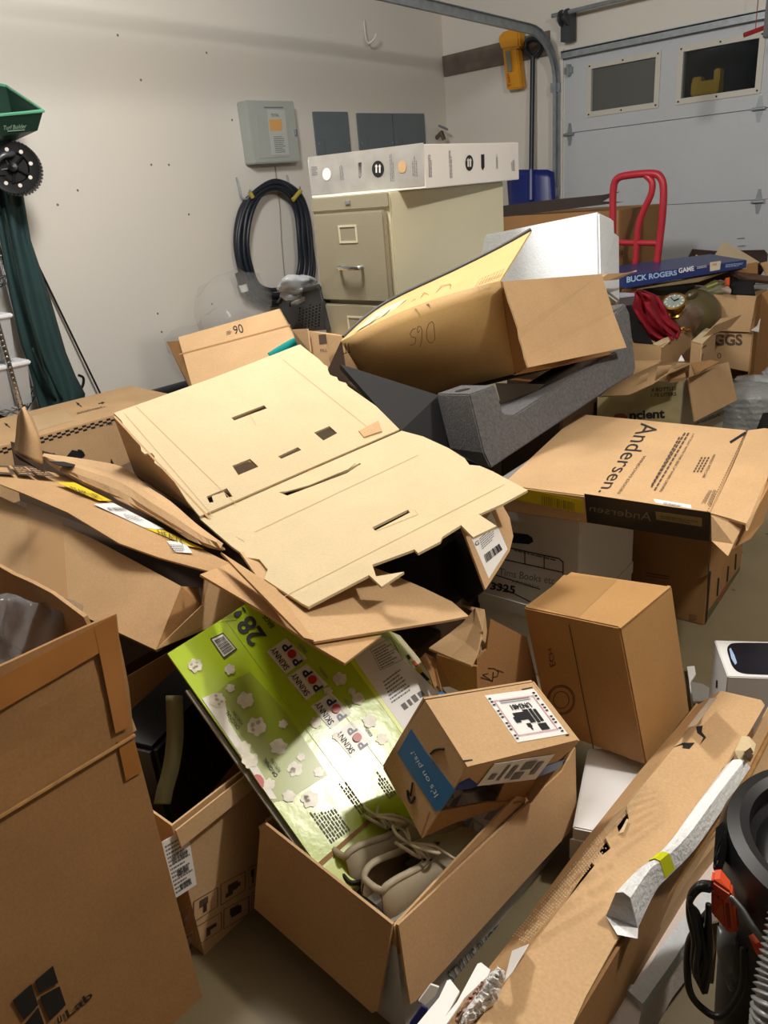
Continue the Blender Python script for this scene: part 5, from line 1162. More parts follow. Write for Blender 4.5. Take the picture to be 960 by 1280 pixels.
# ---- paper and wrappers at the bottom
z=zm(480,1160,4.3636)
t=thing('folded_white_paper','folded sheets of white paper sticking up at the bottom edge','paper',Z(590,1270,.2))
for i,q in enumerate(([(180,525),(300,380),(345,285),(362,280),(412,345),(360,440),(300,540)],[(290,540),(400,400),(510,195),(530,188),(580,228),(565,262),(440,380),(330,540)])):
    MB().panel([P(*p,1.02-.015*i+.0004*(400-p0[1])) for p,p0 in zip(z(*q),q)],.003).build('paper_sheet',PAPER,t)
MB().panel([P(*p,1.04) for p in z((140,525),(205,430),(240,445),(200,540))],.004).build('blue_strip',NV2,t,label='dark blue strip')
MB().panel([P(*p,1.05) for p in z((190,400),(255,310),(300,325),(280,370),(225,420))],.004).build('torn_paper',WH,t)
def crinkle(path,w_,dd_,m_,seed,parent=None,name='film',amp=.006):
    rn=random.Random(seed); rows=[]
    for k,(x,y) in enumerate(path):
        nx=path[min(k+1,len(path)-1)]; pv=path[max(k-1,0)]; dx,dy=nx[0]-pv[0],nx[1]-pv[1]; l=math.hypot(dx,dy); ww_=w_[k]
        rows.append([P(x-dy/l*ww_*u,y+dx/l*ww_*u,dd_+amp*rn.uniform(-1,1)-.012*(1-u*u)) for u in (-1,-.6,-.25,.1,.45,.8,1)])
    mb=MB(); mb.grid(rows,.0015); return mb.build(name,m_,parent) if parent else mb
def pth_(pts,n):
    sp=smoothpath([Vector((x,y,0)) for x,y in pts],n); return [(p.x,p.y) for p in sp]
pp=pth_(z((640,235),(605,290),(570,370),(500,450),(430,540)),6); t=thing('candy_wrapper','crinkled white wrapper strip beside the long carton at the bottom','wrapper',P(*pp[-1],1.02))
crinkle(pp,[3+9*math.sin(3.14*k/len(pp))**.5 for k in range(len(pp))],.99,PAPER,3,t)
t=thing('red_wrapper','crumpled red wrapper beside the white paper at the bottom edge','wrapper',P(*z((480,450))[0],1.0)-Vector((0,0,.03)))
pp=pth_(z((560,290),(530,350),(470,430),(400,520)),6); crinkle(pp,[2+6*math.sin(3.14*k/len(pp))**.5 for k in range(len(pp))],1.005,mat('red_foil','a23a22',.4,var=.4,scale=60,hex2='d8cbbb'),8,t,'wrapper_body')
pp=pth_(z((640,225),(610,265),(580,290)),5); crinkle(pp,[6]*len(pp),1.0,PAPER,11,t,'white_twist')
# ---- sneakers
SH=mat('offwhite_leather','b9ae98',.6,var=.12,scale=14,bump=.1,bscale=40); SOLE=mat('grey_sole','a9a69c',.6,var=.08,scale=10); LN=mat('tan_lining','8d7658',.85,var=.2,scale=14); LACE=mat('cream_laces','cfc4ab',.75)
def sneaker(lab,o,fw,up,right_s,L=.29):
    """o heel centre of sole, fw heel-to-toe, up"""
    fw=fw.normalized(); sd=up.cross(fw).normalized()*right_s; up=fw.cross(sd).normalized()*(1 if fw.cross(sd).dot(up)>0 else -1)
    t=thing('sneaker',lab,'shoe',o,'off-white sneakers')
    W=lambda x,y,z_:o+fw*x*L+sd*y+up*z_
    prof=[(.0,.026,.085),(.03,.036,.095),(.1,.040,.098),(.2,.040,.092),(.32,.039,.082),(.42,.041,.078),(.52,.045,.072),(.62,.049,.063),(.72,.051,.054),(.82,.048,.048),(.91,.038,.042),(.97,.022,.034),(1.0,.006,.025)]
    rows=[]; NS=20
    for x,w_,h in prof:
        g=.62 if x<.3 else max(0,.62*(1-(x-.3)/.30)); r_=[]
        a0=math.pi/2-g*1.2; 
        for k in range(NS+1):
            a=a0-(math.pi-2*0 + 2*(math.pi/2-0) -2*(math.pi/2-a0)*1)*0
            th=a0-(a0+math.pi/2)*1*(k/NS)*1.0
            r_.append(None)
        r_=[]
        for k in range(NS+1):
            u=-1+2*k/NS                      # -1 left opening edge .. +1 right opening edge, through the sole
            th=(1-abs(u))                   # 0 at opening edge,1 at sole middle
            a=math.pi/2-g*1.1 - th*(math.pi-g*1.1)
            y=math.cos(a); zz=math.sin(a); sg=-1 if u<0 else 1
            yy=sg*w_*math.copysign(abs(y)**.6,y)*(1-.12*max(0,zz)); z_=.022+h*.5*(1+math.copysign(abs(zz)**.75,zz))*.9
            r_.append(W(x,yy,z_))
        rows.append(r_)
    mb=MB(); mb.grid(rows); mb.build('upper',SH,t,smooth='all'); inner=[[W(0,0,0)*0+p.lerp(sum(r,Vector())/len(r),.10) for p in r] for r in rows[:8]]
    MB().grid(inner).build('lining',LN,t,smooth='all')
    out=[(0,.022),(.03,.036),(.12,.041),(.25,.040),(.4,.038),(.55,.044),(.7,.052),(.82,.050),(.92,.038),(.98,.020),(1.01,.0)]
    pts=[(x,y) for x,y in out]+[(x,-y) for x,y in reversed(out[:-1])]
    n=len(pts); a=[W(x,y*1.06,0) for x,y in pts]; b=[W(x,y*1.1,.028+.01*(1-x)) for x,y in pts]
    MB().add(a+b,[tuple(reversed(range(n))),tuple(range(n,2*n))]+[(i,(i+1)%n,(i+1)%n+n,i+n) for i in range(n)]).build('sole',SOLE,t,smooth=True)
    # padded collar round the opening
    cl=[]
    for x,w_,h in prof[:7]: cl.append((x,w_,h))
    rim=[r[0] for r in rows[:7]]+[r[-1] for r in reversed(rows[:7])]
    MB().tube(smoothpath(rim,3,True),.0062,8,closed=True).build('padded_collar',SH,t,smooth='all')
    tg=[[W(x,y,z_) for y in (-.020,0,.020)] for x,z_ in ((.27,.125),(.34,.105),(.45,.088),(.55,.073))]
    MB().grid(tg,.006).build('tongue',SH,t,smooth='all')
    MB().tube(smoothpath([W(-.012,-.034,.05),W(-.03,-.012,.062),W(-.03,.012,.062),W(-.012,.034,.05),W(.10,.046,.045)],4),.0045,8).build('heel_stripe',BLK,t,smooth='all',label='black heel stripe')
    mb=MB()
    for i in range(6):
        x=.33+i*.052; z_=.108-i*.009; s_=1 if i%2 else -1
        mb.tube(smoothpath([W(x,-.024,z_-.004),W(x+.012,0,z_+.008),W(x+.03,.024,z_-.006)],3),.0028,6); mb.tube(smoothpath([W(x,.024,z_-.004),W(x+.012,0,z_+.010),W(x+.03,-.024,z_-.006)],3),.0028,6)
    for s_ in (-1,1):
        mb.tube(smoothpath([W(.33,0,.118),W(.30,s_*.025,.13),W(.36,s_*.05,.125),W(.42,s_*.04,.112),W(.34,s_*.005,.122)],5),.0028,6)
        mb.tube(smoothpath([W(.33,0,.12),W(.42,s_*.03,.118),W(.52,s_*.055,.09),W(.6,s_*.06,.07)],5),.0028,6)
    mb.build('laces',LACE,t,smooth='all')
    mb=MB()
    for i in range(5):
        for s_ in (-1,1): mb.lathe([(0,.001),(.003,.001),(.003,0)],W(.35+i*.055,s_*.028,.1-i*.009),up,8)
    mb.build('eyelets',BLK,t)
    return t
h0=Vector((-.70,.602,.175)); tip=h0+Vector((.01,.28,-.05))
sneaker('off-white sneaker in front in the shoe box, laces loose over its side',h0+Vector((.0,.0,.0)),tip-h0,Vector((-.04,-.10,1)),1,.285)
h1=Vector((-.785,.625,.165)); t1=h1+Vector((.05,.28,-.03))
sneaker('off-white sneaker behind the front one, against the popcorn carton',h1,t1-h1,Vector((-.25,.0,1)),-1,.28)
t=thing('crumpled_paper','crumpled brown packing paper under the sneakers','paper',(-.79,.84,.02))
rows=[[Vector((-.95+.32*i/12,.6+.48*j/14,.07+.03*math.sin(i*1.7+j)*math.cos(j*1.3-i*.6))) for i in range(13)] for j in range(15)]
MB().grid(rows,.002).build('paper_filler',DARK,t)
# ---- shop vacuum
VB=mat('vacuum_black','17181a',.38,spec=.5); VO=mat('orange_plastic','d1481c',.4,spec=.5)
t=thing('shop_vacuum','black wet and dry vacuum with orange latch at the right edge','vacuum cleaner',(.02,1.0,0))
cx,cy,zl=-.095,.885,.515; R_=.15
c=Vector((cx,cy,0))
MB().lathe([(0,.10),(.115,.10),(.127,.12),(.134,.3),(.137,.42),(.132,.455)],c,(0,0,1),56).build('drum',VB,t,smooth=True)
MB().lathe([(.132,.455),(.146,.46),(.15,.475),(.15,.505),(.142,.525),(.127,.53),(.115,.525),(.112,.505),(.115,.498),(.104,.490),(.09,.497),(.0,.500)],c,(0,0,1),64).build('lid',VB,t,smooth=True)
MB().lathe([(.0,0),(.016,0),(.018,.006),(.012,.010),(0,.011)],c+Vector((-.05,.02,.503)),(0,0,1),20).build('lid_boss',VB,t,smooth=True)
for a in range(4):
    aa=a*1.57+.4; p=c+Vector((math.cos(aa)*.10,math.sin(aa)*.10,.035)); MB().lathe([(0,-.018),(.03,-.018),(.035,-.01),(.035,.01),(.03,.018),(0,.018)],p,(math.sin(aa),-math.cos(aa),0),18).tube([p,p+Vector((0,0,.08))],.01,8).build('caster',BLK,t,smooth=True)
z=zm(820,960,4)
d=lambda x,y,dd:P(*z((x,y))[0],dd)
lp=[d(275,560,.93),d(320,555,.93),d(378,630,.92),d(412,830,.95),d(360,830,.96),d(275,730,.95)]
o=MB().panel(lp,.018).build('latch',VO,t,bevel=.003,label='orange plastic latch')
mb=MB()
LPp=Pl(lp[0],lp[2],lp[4])
for k in range(4): mb.tube([LPp.hit(*z((290+k*22,615+k*20))[0],.001),LPp.hit(*z((300+k*22,740+k*18))[0],.001)],.0022,5)
mb.build('latch_ribs',mat('dark_orange','8f2d10',.5),t)
MB().panel([d(295,290,1.0),d(350,240,1.03),d(360,300,1.0),d(330,330,.98),d(300,480,.96),d(280,500,.96)],.02).build('side_clamp',BLK,t,bevel=.003)
MB().panel([d(462,840,.93),d(500,880,.92),d(520,940,.92),d(500,930,.93)],.01).build('lower_latch',VO,t)
MB().tube(smoothpath([d(370,640,.91),d(430,710,.90),d(480,790,.89),d(540,870,.88)],4),.004,8).build('wire_handle',mat('grey_wire_metal','6a6b6d',.35,metal=.7),t,smooth='all')
t=thing('power_cord','black power cord hanging in loops from the vacuum latch','power cord',d(220,1100,.95))
rn=random.Random(8)
for k in range(7):
    w_=rn.uniform(.8,1.1); x0=270-k*6; pts=[(270,575+k*6),(215,580+k*5),(170,640+k*6),(165+k*8,740),(190+k*9,860+k*15),(185+k*7,980+k*12),(215+k*5,1060+k*10),(250+k*3,960),(255+k*2,800),(262,680)]
    MB().tube(smoothpath([d(x,y,.93+.008*math.sin(k*2)+.006*k*0+rn.uniform(-.004,.004)) for x,y in pts],5),.0034,8).build('cord_loop',BLK,t,smooth='all')
MB().tube(smoothpath([d(260,720,.95),d(200,800,.95),d(160,900,.96),d(165,1100,.96),d(230,1200,.96),d(330,1240,.95),d(430,1100,.94),d(440,900,.94)],6),.0045,8).build('cord_loop',BLK,t,smooth='all')
# hose
t=thing('vacuum_hose','grey ribbed vacuum hose at the lower right corner','hose',d(540,1280,.72))
pth=smoothpath([d(700,540,.85),d(680,700,.84),d(650,860,.83),d(612,1050,.82),d(590,1200,.81),d(580,1350,.81)],30)
# resample evenly with a ridge profile
ln=[0]
for a,b in zip(pth,pth[1:]): ln.append(ln[-1]+(b-a).length)
M_=int(ln[-1]/.0013); pts=[];rad=[]
j=0
for i in range(M_):
    s_=ln[-1]*i/M_
    while ln[j+1]<s_: j+=1
    pts.append(pth[j].lerp(pth[j+1],(s_-ln[j])/(ln[j+1]-ln[j]+1e-9))); rad.append(.0205+.0028*math.sin(i*2*math.pi/5))
MB().tube(pts,rad,20).build('hose',mat('grey_hose','8d8f90',.3,spec=.5),t,smooth='all')
# dark things behind the vacuum cord
t=thing('clear_bag','dull clear plastic bag hanging below the orange latch','plastic bag',d(340,1100,1.0))
MB().grid([[d(310,790,1.0),d(360,820,1.0),d(410,830,1.0)],[d(300,900,1.0),d(350,920,.99),d(430,930,1.0)],[d(320,1000,1.01),d(370,1020,1.0),d(430,1040,1.01)],[d(365,1110,1.02),d(380,1120,1.01),d(400,1110,1.02)]],.002).build('film',mat('dull_film','6d6f6e',.3,alpha=.6),t,smooth='all')
solo(MB().panel([d(280,780,1.03),d(315,770,1.03),d(300,900,1.03),d(285,1080,1.05),d(255,1075,1.05),d(270,900,1.04)],.006),'tan_card_strip',mat('tan_card','6b5c3c',.8),'narrow tan cardboard strip hanging behind the vacuum cord','cardboard')
# ================================================================== BACKGROUND RIGHT
t=thing('hand_truck','red tubular steel hand truck standing near the garage door','hand truck',(-2.05,4.45,0))
RDM=mat('red_paint_metal','b12a3a',.4,spec=.5); z=zm(480,0,2); Yh=4.30
d=lambda x,y:Y(*z((x,y))[0],Yh)
MB().tube(smoothpath([d(570,720),d(572,560),d(573,480),d(582,448),(d(612,438)),d(670,434),d(692,445),d(699,480),d(694,560),d(680,680),d(676,760)],5),.02,12).build('outer_frame',RDM,t,smooth='all')
MB().tube(smoothpath([d(655,438),d(670,455),d(668,485),d(650,525),d(636,565),d(631,620),d(627,690),d(625,760)],5),.018,12).build('handle_loop',RDM,t,smooth='all')
MB().tube([d(572,606),d(688,608)],.016,10).build('cross_bar',RDM,t,smooth=True)
lo1,lo2=d(570,720),d(676,760)
MB().tube([lo1,Vector((lo1.x,lo1.y,.1))],.018,10).tube([lo2,Vector((lo2.x,lo2.y,.1))],.018,10).box(((lo1.x+lo2.x)/2,lo1.y,.1),(abs(lo1.x-lo2.x)/2,.012,.015)).build('lower_frame',RDM,t,smooth=True)
for x in (lo1.x-.03,lo2.x+.03): MB().lathe([(0,-.03),(.1,-.03),(.12,-.02),(.12,.02),(.1,.03),(0,.03)],(x,Yh+.05,.12),(1,0,0),24).build('wheel',BLK,t,smooth=True)
MB().box(((lo1.x+lo2.x)/2,Yh-.12,.012),(.2,.13,.006)).build('toe_plate',RDM,t)
# big open dark-flapped carton behind the styrofoam
t=thing('tall_brown_carton','tall brown carton with dark open flap between the filing cabinet and the hand truck','box',(-2.3,4.0,0))
z=zm(600,230,4.8); d=lambda x,y:Y(*z((x,y))[0],4.42)
a,b=d(95,200),d(862,108); zt=(a.z+b.z)/2
MB().box(((a.x+b.x)/2,4.67,zt/2-.01),((b.x-a.x)/2,.25,zt/2-.01)).build('box_body',KD,t,bevel=.003)
MB().panel([d(60,205),d(60,135),d(115,133),d(420,95),d(735,65),d(838,45),d(735,105),d(862,108),d(300,180)],.006).build('open_flap',mat('dark_flap','3c3230',.8),t)
# ---- red cloth and its box
z=zm(760,290,4.8); dd=lambda x,y,q:P(*z((x,y))[0],q)
t=thing('open_box_with_cloth','low open carton holding the red cloth and the clock','box',dd(400,700,3.7)*1)
t.location.z=0
pA,pB,pC=dd(100,690,3.62),dd(320,680,3.60),dd(500,580,3.9)
def wallq(a,b,zb,m_,p,name='side_wall'): return MB().panel([a,b,Vector((b.x,b.y,zb)),Vector((a.x,a.y,zb))],.006).build(name,m_,p)
wallq(dd(60,680,3.75),pB,.05,KR2,t); wallq(pB,pC,.05,KR2,t); wallq(pC,pC+Vector((-.5,.15,0)),.05,KR2,t,'back_wall'); wallq(dd(60,680,3.75)+Vector((-.1,.1,0)),pC+Vector((-.5,.15,0)),.05,KR2,t,'back_wall')
MB().panel([dd(270,670,3.62),dd(330,640,3.66),dd(375,622,3.70),dd(378,650,3.68),dd(330,690,3.6)],.005).build('flap',KP,t)
# red cloth: draped folds
t=thing('red_cloth','crumpled dark red fleece cloth spilling over the open carton','cloth',dd(280,650,3.75))
RCL=mat('red_fleece','8f1024',.95,var=.15,scale=20)
outl=[((130,365),(225,355)),((115,400),(305,385)),((115,470),(335,430)),((150,530),(360,480)),((190,590),(385,530)),((240,640),(425,570)),((300,665),(437,600)),((350,650),(415,640))]
rows=[]
for j,(a,b) in enumerate(outl):
    r_=[]
    for i in range(25):
        u=i/24; f=math.sin(u*17+j*.9+2*math.sin(j*.7))*.035+.02*math.sin(u*31-j*1.3); r_.append(dd(a[0]+(b[0]-a[0])*u,a[1]+(b[1]-a[1])*u+6*math.sin(u*12+j),3.80-.12*math.sin(u*math.pi)-f))
    rows.append(r_)
rows=[list(r) for r in zip(*[smoothpath(c_,4) for c_ in zip(*rows)])]
MB().grid(rows,.01).build('cloth',RCL,t,smooth='all')
solo(MB().panel([dd(70,362,3.5),dd(158,366,3.5),dd(160,385,3.48),dd(70,395,3.5)],.06),'blue_grey_tray',mat('lavender_plastic','9c9eb0',.5),'pale blue-grey plastic edge beside the red cloth','tray')
solo(MB().panel([dd(110,395,3.72),dd(200,560,3.70),dd(270,670,3.66),dd(150,660,3.7),dd(110,520,3.75)],.02),'black_cloth',mat('black_fabric','0e0e10',.95),'black fabric below the red cloth','cloth')
# anniversary clock
GOLD=mat('polished_brass','c9964a',.22,metal=.9); t=thing('brass_clock','round brass clock with white dial lying on the open carton','clock',dd(400,500,3.9))
c=dd(397,420,3.85); ax=Vector((.12,-.55,.85)).normalized()
MB().lathe([(0,-.02),(.058,-.02),(.062,-.01),(.06,.006),(.052,.009),(.05,.005)],c,ax,36).build('clock_rim',GOLD,t,smooth=True)
MB().lathe([(0,.004),(.051,.004)],c,ax,36).build('dial',mat('dial_grey','8f9a94',.4),t)
u=ax.orthogonal().normalized(); w_=ax.cross(u); mb=MB()
for k in range(12):
    a=k*math.pi/6; dv=u*math.cos(a)+w_*math.sin(a); mb.tube([c+dv*.036+ax*.006,c+dv*.046+ax*.006],.003,5)
mb.build('dial_marks',PAPER,t); MB().tube([c+ax*.009,c+u*.025+ax*.008],.003,5).tube([c+ax*.009,c+w_*.036+ax*.008],.002,5).build('clock_hand',BLK,t)
MB().lathe([(0,-.08),(.042,-.08),(.044,-.065),(.03,-.055),(.03,-.04),(.05,-.035),(.05,-.02)],c,ax,30).build('clock_base',GOLD,t,smooth=True)
GLS=mat('smoky_glass','6d5549',.1,alpha=.65,spec=.7)
t=thing('glass_dome','smoky pinkish glass vessel between the clock and the olive bowl','glassware',dd(460,620,3.9))
MB().lathe([(.055,0),(.052,.04),(.045,.09),(.015,.11),(0,.112)],dd(470,560,3.86),(.5,-.2,.8),28).build('dome',GLS,t,smooth=True)
MB().tube(smoothpath([dd(440,590,3.8),dd(450,570,3.8),dd(470,590,3.8),dd(490,580,3.8)],4),.006,8).build('gold_trim',GOLD,t,smooth='all')
t=thing('olive_bowl','large olive-brown bowl resting tilted in the open carton','bowl',dd(560,590,4.0))
c=dd(545,470,4.12); ax=Vector((.62,-.50,.60)).normalized(); OB_=mat('olive_enamel','5a5136',.35,var=.15,scale=8,spec=.5)
MB().lathe([(r*.60,h*.60) for r,h in ((0,-.13),(.06,-.13),(.13,-.10),(.19,-.04),(.215,.02),(.225,.03),(.21,.03),(.18,-.02),(.12,-.075),(0,-.10))][::-1],c,-ax,44).build('bowl_body',OB_,t,smooth=True)
MB().lathe([(.0,.0),(.03,.0),(.034,.02),(.026,.03),(0,.03)],dd(500,390,4.08),(-.2,-.3,.9),24).build('foot_ring',OB_,t,smooth=True)
# white bag
crumple('white_plastic_bag','white plastic bag puffed up behind the olive bowl','plastic bag',dd(650,470,4.3),(.20,.14,.20),mat('white_bag','d6dadf',.35,bump=.5,bscale=14),21,amp=.5)
# small cartons in front
t=thing('small_kraft_box','small kraft box with slots between the cloth box and the EGGS box','box',dd(560,700,3.7)); t.location.z=0
a,b,c_=dd(500,655,3.66),dd(565,672,3.60),dd(650,590,3.85)
wallq(a,b,.0,KR2,t); wallq(b,c_,.0,KR2,t); MB().panel([a,b,c_,a+(c_-b)],.005,n=Vector((0,0,1))).build('top',KP,t)
pl=Pl(b,c_,Vector((b.x,b.y,0))); stroke(pl,z((562,700),(590,680)),2,INK2,t,'slot'); stroke(pl,z((568,730),(562,770)),2,INK2,t,'slot')
MB().panel([dd(560,640,3.72),dd(640,560,3.75),dd(680,518,3.9),dd(805,495,3.95),dd(735,570,3.9),dd(620,620,3.8)],.005).build('flap',KR2,t)
# EGGS box
t=thing('large_eggs_box','large moving box marked EGGS heaped with odds and ends','box',dd(760,800,4.1)); t.location.z=0
FE=Pl(dd(150,350,4.35),dd(890,375,4.05),Vector((dd(890,375,4.05).x,dd(890,375,4.05).y,0)))
top=[FE.hit(*p) for p in z((90,345),(895,385))]
MB().panel([top[0],top[1],FE.hit(*z((850,840))[0]),FE.hit(*z((640,800))[0]),FE.hit(*z((200,800))[0])],.006,n=FE.n).build('front_wall',KR2,t)
MB().panel(FE.poly(z((530,372),(890,385),(850,600),(560,590)),.02),.005,n=FE.n).build('front_flap',KR2,t)
text('EGGS',FE,z((590,685),(808,682),(806,612),(590,612)),INK2,t,bold=.04); text('0',FE,z((655,760),(680,760),(680,725),(655,725)),INK2,t)
s1=dd(895,385,4.05); s2=dd(955,345,4.35); wallq(s1,s2,.05,KD,t); bkv=s2-s1; 
for p,q in ((top[0],top[0]+bkv*1.0),(top[0]+bkv,top[1]+bkv)): wallq(p,q,.1,KR2,t)
MB().panel([dd(860,590,4.06),dd(905,600,4.08),dd(915,520,4.1),dd(900,560,4.08)],.004).build('tape_end',PAPER,t)
wallq(Vector((s1.x,s1.y,.55)),dd(830,850,4.0),.0,KR2,t,'front_wall') if 0 else None
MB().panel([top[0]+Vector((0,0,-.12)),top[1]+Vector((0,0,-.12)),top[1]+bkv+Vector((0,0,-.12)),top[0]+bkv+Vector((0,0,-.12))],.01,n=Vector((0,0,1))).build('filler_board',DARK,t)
t=thing('corner_carton','kraft carton cut off by the right edge of the photo','box',dd(960,700,4.2)); t.location.z=0
a=dd(900,380,4.2); b=dd(1040,300,4.1); wallq(a,b,.0,KD,t,'front_wall'); wallq(a,a+Vector((.0,.4,0)),.0,KD,t); MB().panel([dd(915,185,4.5),dd(1010,165,4.5),dd(1010,300,4.4),dd(945,250,4.45)],.005).build('flap',KR2,t)
# game box
t=thing('board_game','dark blue board game box lying across the heaped box','board game',dd(500,260,4.0))
GBL=mat('game_blue','26366f',.35,var=.12,scale=20); a,b=dd(95,300,3.92),dd(835,190,4.15); lo_=dd(105,340,3.92)
GPp=Pl(dd(95,262,3.92),dd(835,172,4.15),dd(105,340,3.92))
fq=z((90,265),(835,168),(832,215),(105,340)); fr3=GPp.poly(fq); bv=Vector((-.05,.30,.0))
bv=GPp.n*-1*.3; bv.z=.02
MB().add(fr3+[p+bv for p in fr3],[(0,1,2,3),(4,7,6,5),(0,4,5,1),(1,5,6,2),(2,6,7,3),(3,7,4,0)]).build('box_body',GBL,t,bevel=.003)
text('BUCK ROGERS',GPp,z((112,305),(415,258),(412,228),(112,268)),mat('game_light_blue','a9c6ea',.4),t,bold=.03); text('GAME',GPp,z((425,248),(518,232),(515,203),(422,218)),mat('game_white','e5e8ee',.4),t,bold=.03)
decal(GPp,z((612,182),(678,173),(672,226),(612,236)),mat('cream_patch','d8cdb6',.5),t,'cream_patch'); text('M3',GPp,z((628,203),(652,200),(652,186),(628,189)),REDP,t,off=.003)
rects(GPp,z((695,215),(830,200),(825,178),(700,190)),lines(3,seed=6),mat('game_light_blue','a9c6ea',.4),t,off=.003); rects(GPp,z((530,222),(605,210),(602,192),(528,204)),lines(2,seed=16),mat('game_white','e5e8ee',.4),t,off=.003)
# stuff on the EGGS box
it=[('brown_leather_case','dark brown leather case at the back of the heap by the door','case',[((505,100),4.7),((640,112),4.7),((940,105),4.7),((960,130),4.7),((955,200),4.65),((520,175),4.65)],.2,mat('dark_brown_leather','3b2524',.5)),
 ('standing_cardboard_piece','grey-tan cardboard triangle standing above the board game','cardboard',[((700,52),4.45),((912,180),4.4),((840,225),4.4),((610,180),4.42)],.006,mat('greyish_card','b7a68b',.8)),
 ('small_folded_card','small kraft flap pointing up beside the board game','cardboard',[((430,185),4.4),((505,170),4.4),((530,132),4.4),((610,185),4.35),((430,235),4.3)],.006,KR2),
 ('kraft_sheet','kraft sheet on edge right of the board game','cardboard',[((835,170),4.45),((900,180),4.4),((900,250),4.35),((740,240),4.3),((835,215),4.35)],.006,KD),
 ('brown_plank','brown flat strip lying over the heaped box','strip',[((745,235),4.2),((960,262),4.3),((1010,300),4.3),((870,285),4.2),((800,268),4.2)],.02,mat('brown_strip','6b4a36',.6)),
 ('cream_folder','cream card folder under the board game','folder',[((110,335),3.98),((600,262),4.1),((730,235),4.2),((545,300),4.1),((180,345),3.98)],.01,mat('cream_card','c9b28a',.7)),
 ('black_tray','black glossy tray below the board game','tray',[((210,335),4.0),((420,300),4.1),((530,310),4.1),((460,345),4.05),((330,352),4.0)],.03,BLK),
 ('grey_green_pouch','grey-green pouch on the heaped box','pouch',[((520,350),4.12),((640,285),4.2),((720,300),4.2),((740,365),4.12)],.02,mat('grey_green','8d8a6c',.7)),
 ('yellow_green_tag','small yellow-green tag on the grey-green pouch','tag',[((590,325),4.08),((660,298),4.1),((662,310),4.1),((595,335),4.08)],.004,mat('chartreuse','a6ad4a',.6)),
 ('orange_item','small bright orange piece on the heaped box','plastic piece',[((705,275),4.1),((732,270),4.1),((730,320),4.08),((712,318),4.08)],.02,mat('bright_orange','c9562a',.5)),
 ('grey_red_tag','small grey card beside the orange piece','card',[((678,338),4.05),((722,322),4.06),((742,345),4.04),((738,368),4.04)],.005,mat('rose_grey','a68f88',.6)),
 ('black_jacket','black cloth bundle at the right of the heaped box','cloth',[((735,262),4.25),((870,290),4.2),((885,375),4.08),((750,370),4.1)],.06,mat('black_cloth','14141a',.9)),
 ('white_pen','thin white and black pen at the left of the board game','pen',[((130,240),3.9),((175,228),3.9),((172,238),3.9),((132,248),3.9)],.004,PAPER)]
for nm,lab,cat,pts,th,m_ in it: solo(MB().panel([dd(*p,q) for p,q in pts],th),nm,m_,lab,cat,bevel=.002)
MB().panel([dd(-60,262,2.55),dd(0,250,2.60),dd(110,245,2.75),dd(172,232,2.85),dd(60,285,2.7),dd(0,290,2.60),dd(-60,290,2.5)],.005).build('rear_flap',KR2,TVC)
# wall mark near case
z0=zm(760,290,4.8); mb=MB()
for y in (37,83): mb.add([Y(*p,BY-.004) for p in z0((775,y),(822,y-3),(822,y+3),(775,y+5))],[(0,1,2,3)])
mb.build('door_sticker',INKG,door)
# ---- whiskey carton
z=zm(740,430,4.3636); t=thing('liquor_carton','open carton printed 6 BOTTLES 1.75 LITERS with a folded kraft flap','box',(-1.62,3.9,0))
dd=lambda x,y,q:P(*z((x,y))[0],q)
OLV=mat('olive_carton','ada17a',.5,var=.15,scale=14)
c0=dd(492,200,3.25); c1=dd(35,262,3.55); c2=dd(745,100,3.6)
zt=(c0.z+c1.z+c2.z)/3
c0=Z(*z((492,200))[0],.41); c1=Z(*z((35,290))[0],.35); c2=Z(*z((745,100))[0],.40)
FW_=Pl(c0,c1,Vector((c0.x,c0.y,0))); SW_=Pl(c0,c2,Vector((c0.x,c0.y,0)))
lb=c1.copy()
MB().panel([c0,FW_.hit(*z((340,205))[0]),FW_.hit(*z((30,290))[0]),Vector((c1.x,c1.y,0)),Vector((c0.x,c0.y,0))],.006,n=FW_.n).build('front_wall',OLV,t)
MB().panel([c0,c2,Vector((c2.x,c2.y,0)),Vector((c0.x,c0.y,0))],.006,n=SW_.n).build('side_wall',mat('white_print_side','c7bfb0',.5),t)
bkc=c1+(c2-c0); wallq(c2,bkc,.0,KR2,t,'back_wall'); wallq(bkc,c1,0,KR2,t)
MB().panel([dd(525,185,depth(c0)-.03),dd(745,98,depth(c2)-.05),dd(792,305,depth(c2)-.12),dd(562,422,depth(c0)-.10)],.006).build('side_flap',KR2,t)
MB().grid([[dd(40,285,3.30),dd(200,275,3.2),dd(330,215,3.15),dd(420,155,3.2),dd(540,105,3.3)],[dd(150,200,3.4),dd(240,160,3.35),dd(350,110,3.35),dd(450,98,3.45),dd(530,98,3.5)]],.005).build('top_flap',KR2,t,smooth='all')
MB().panel([dd(150,205,3.35),dd(230,90,3.6),dd(380,88,3.6),dd(360,105,3.5)],.005).build('back_flap',KR2,t)
MB().panel([dd(540,105,3.5),dd(560,165,3.35),dd(700,95,3.62),dd(640,88,3.65)],.004).build('inner_flap',KD,t)
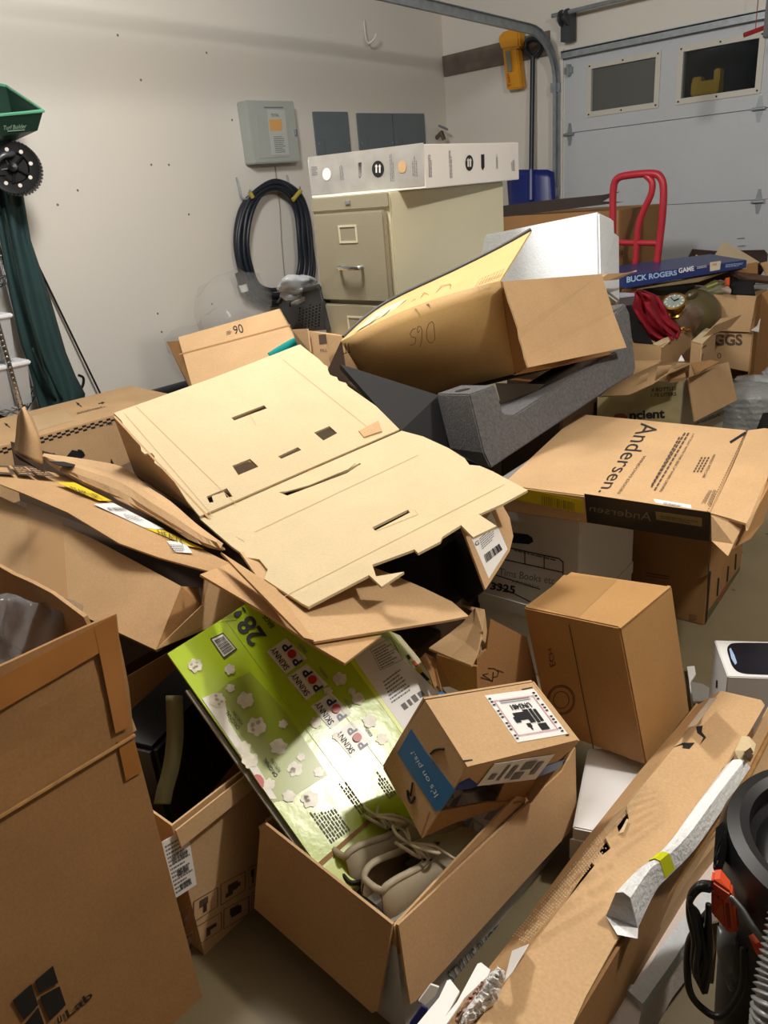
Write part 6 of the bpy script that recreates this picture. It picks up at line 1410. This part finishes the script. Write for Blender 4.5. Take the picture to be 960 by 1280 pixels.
MB().panel([dd(415,165,3.35),dd(505,135,3.38),dd(512,180,3.34),dd(430,190,3.32)],.02).build('divider',KR,t)
MB().panel([dd(470,92,3.5),dd(487,58,3.55),dd(505,92,3.5)],.004).build('paper_corner',PAPER,t)
text('6 BOTTLES',FW_,z((325,260),(460,252),(460,232),(328,240)),INK,t,off=.002,bold=.01); text('1.75 LITERS',FW_,z((320,290),(460,282),(460,262),(323,270)),INK,t,off=.002,bold=.01)
text('ncient',FW_,z((205,412),(398,405),(396,355),(205,368)),INK,t,off=.002,bold=.04); k=16
MB().add(FW_.poly([z((155+38*math.cos(a*.393),400+22*math.sin(a*.393)))[0] for a in range(16)],.002),[tuple(range(16))]).build('red_seal',mat('dull_red','8d4b38',.6),t)
text('ENT AGE DISTILLING COMP',SW_,z((560,445),(748,372),(746,350),(575,425)),INK,t,off=.002,bold=.01)
# bubble wrap roll
BW=mat('bubble_wrap','a9adb0',.25,bump=.9,bscale=55,alpha=.8,spec=.7)
z=zm(740,430,4.3636); dd=lambda x,y,q:P(*z((x,y))[0],q)
t=thing('bubble_wrap_roll','roll of clear bubble wrap standing on the floor right of the liquor carton','bubble wrap',(-1.25,3.85,0))
c=Z(*z((845,470))[0],.0); c=dd(845,400,3.95); c=Vector((c.x,c.y,0)); zt=dd(850,235,3.95).z
prof=[(0,.002)]+[(.165+.001*math.sin(i*1.2),zt*i/40) for i in range(41)]+[(.13,zt+.015),(.06,zt+.03),(0,zt+.02)]
MB().lathe(prof,c,(0,0,1),48).build('roll',BW,t,smooth='all')
crumple('bubble_wrap_bundle','crumpled bubble wrap heaped at the right edge of the photo','bubble wrap',dd(960,190,4.1),(.30,.2,.12),mat('bubble_wrap_crumple','b4b8ba',.2,bump=.9,bscale=70,alpha=.75,spec=.7),31,amp=.6)
solo(MB().panel([dd(935,230,3.9),dd(980,225,3.9),dd(990,470,3.7),dd(930,460,3.7)],.1),'dark_bin',BLK2,'dark container below the crumpled bubble wrap at the right edge','bin')
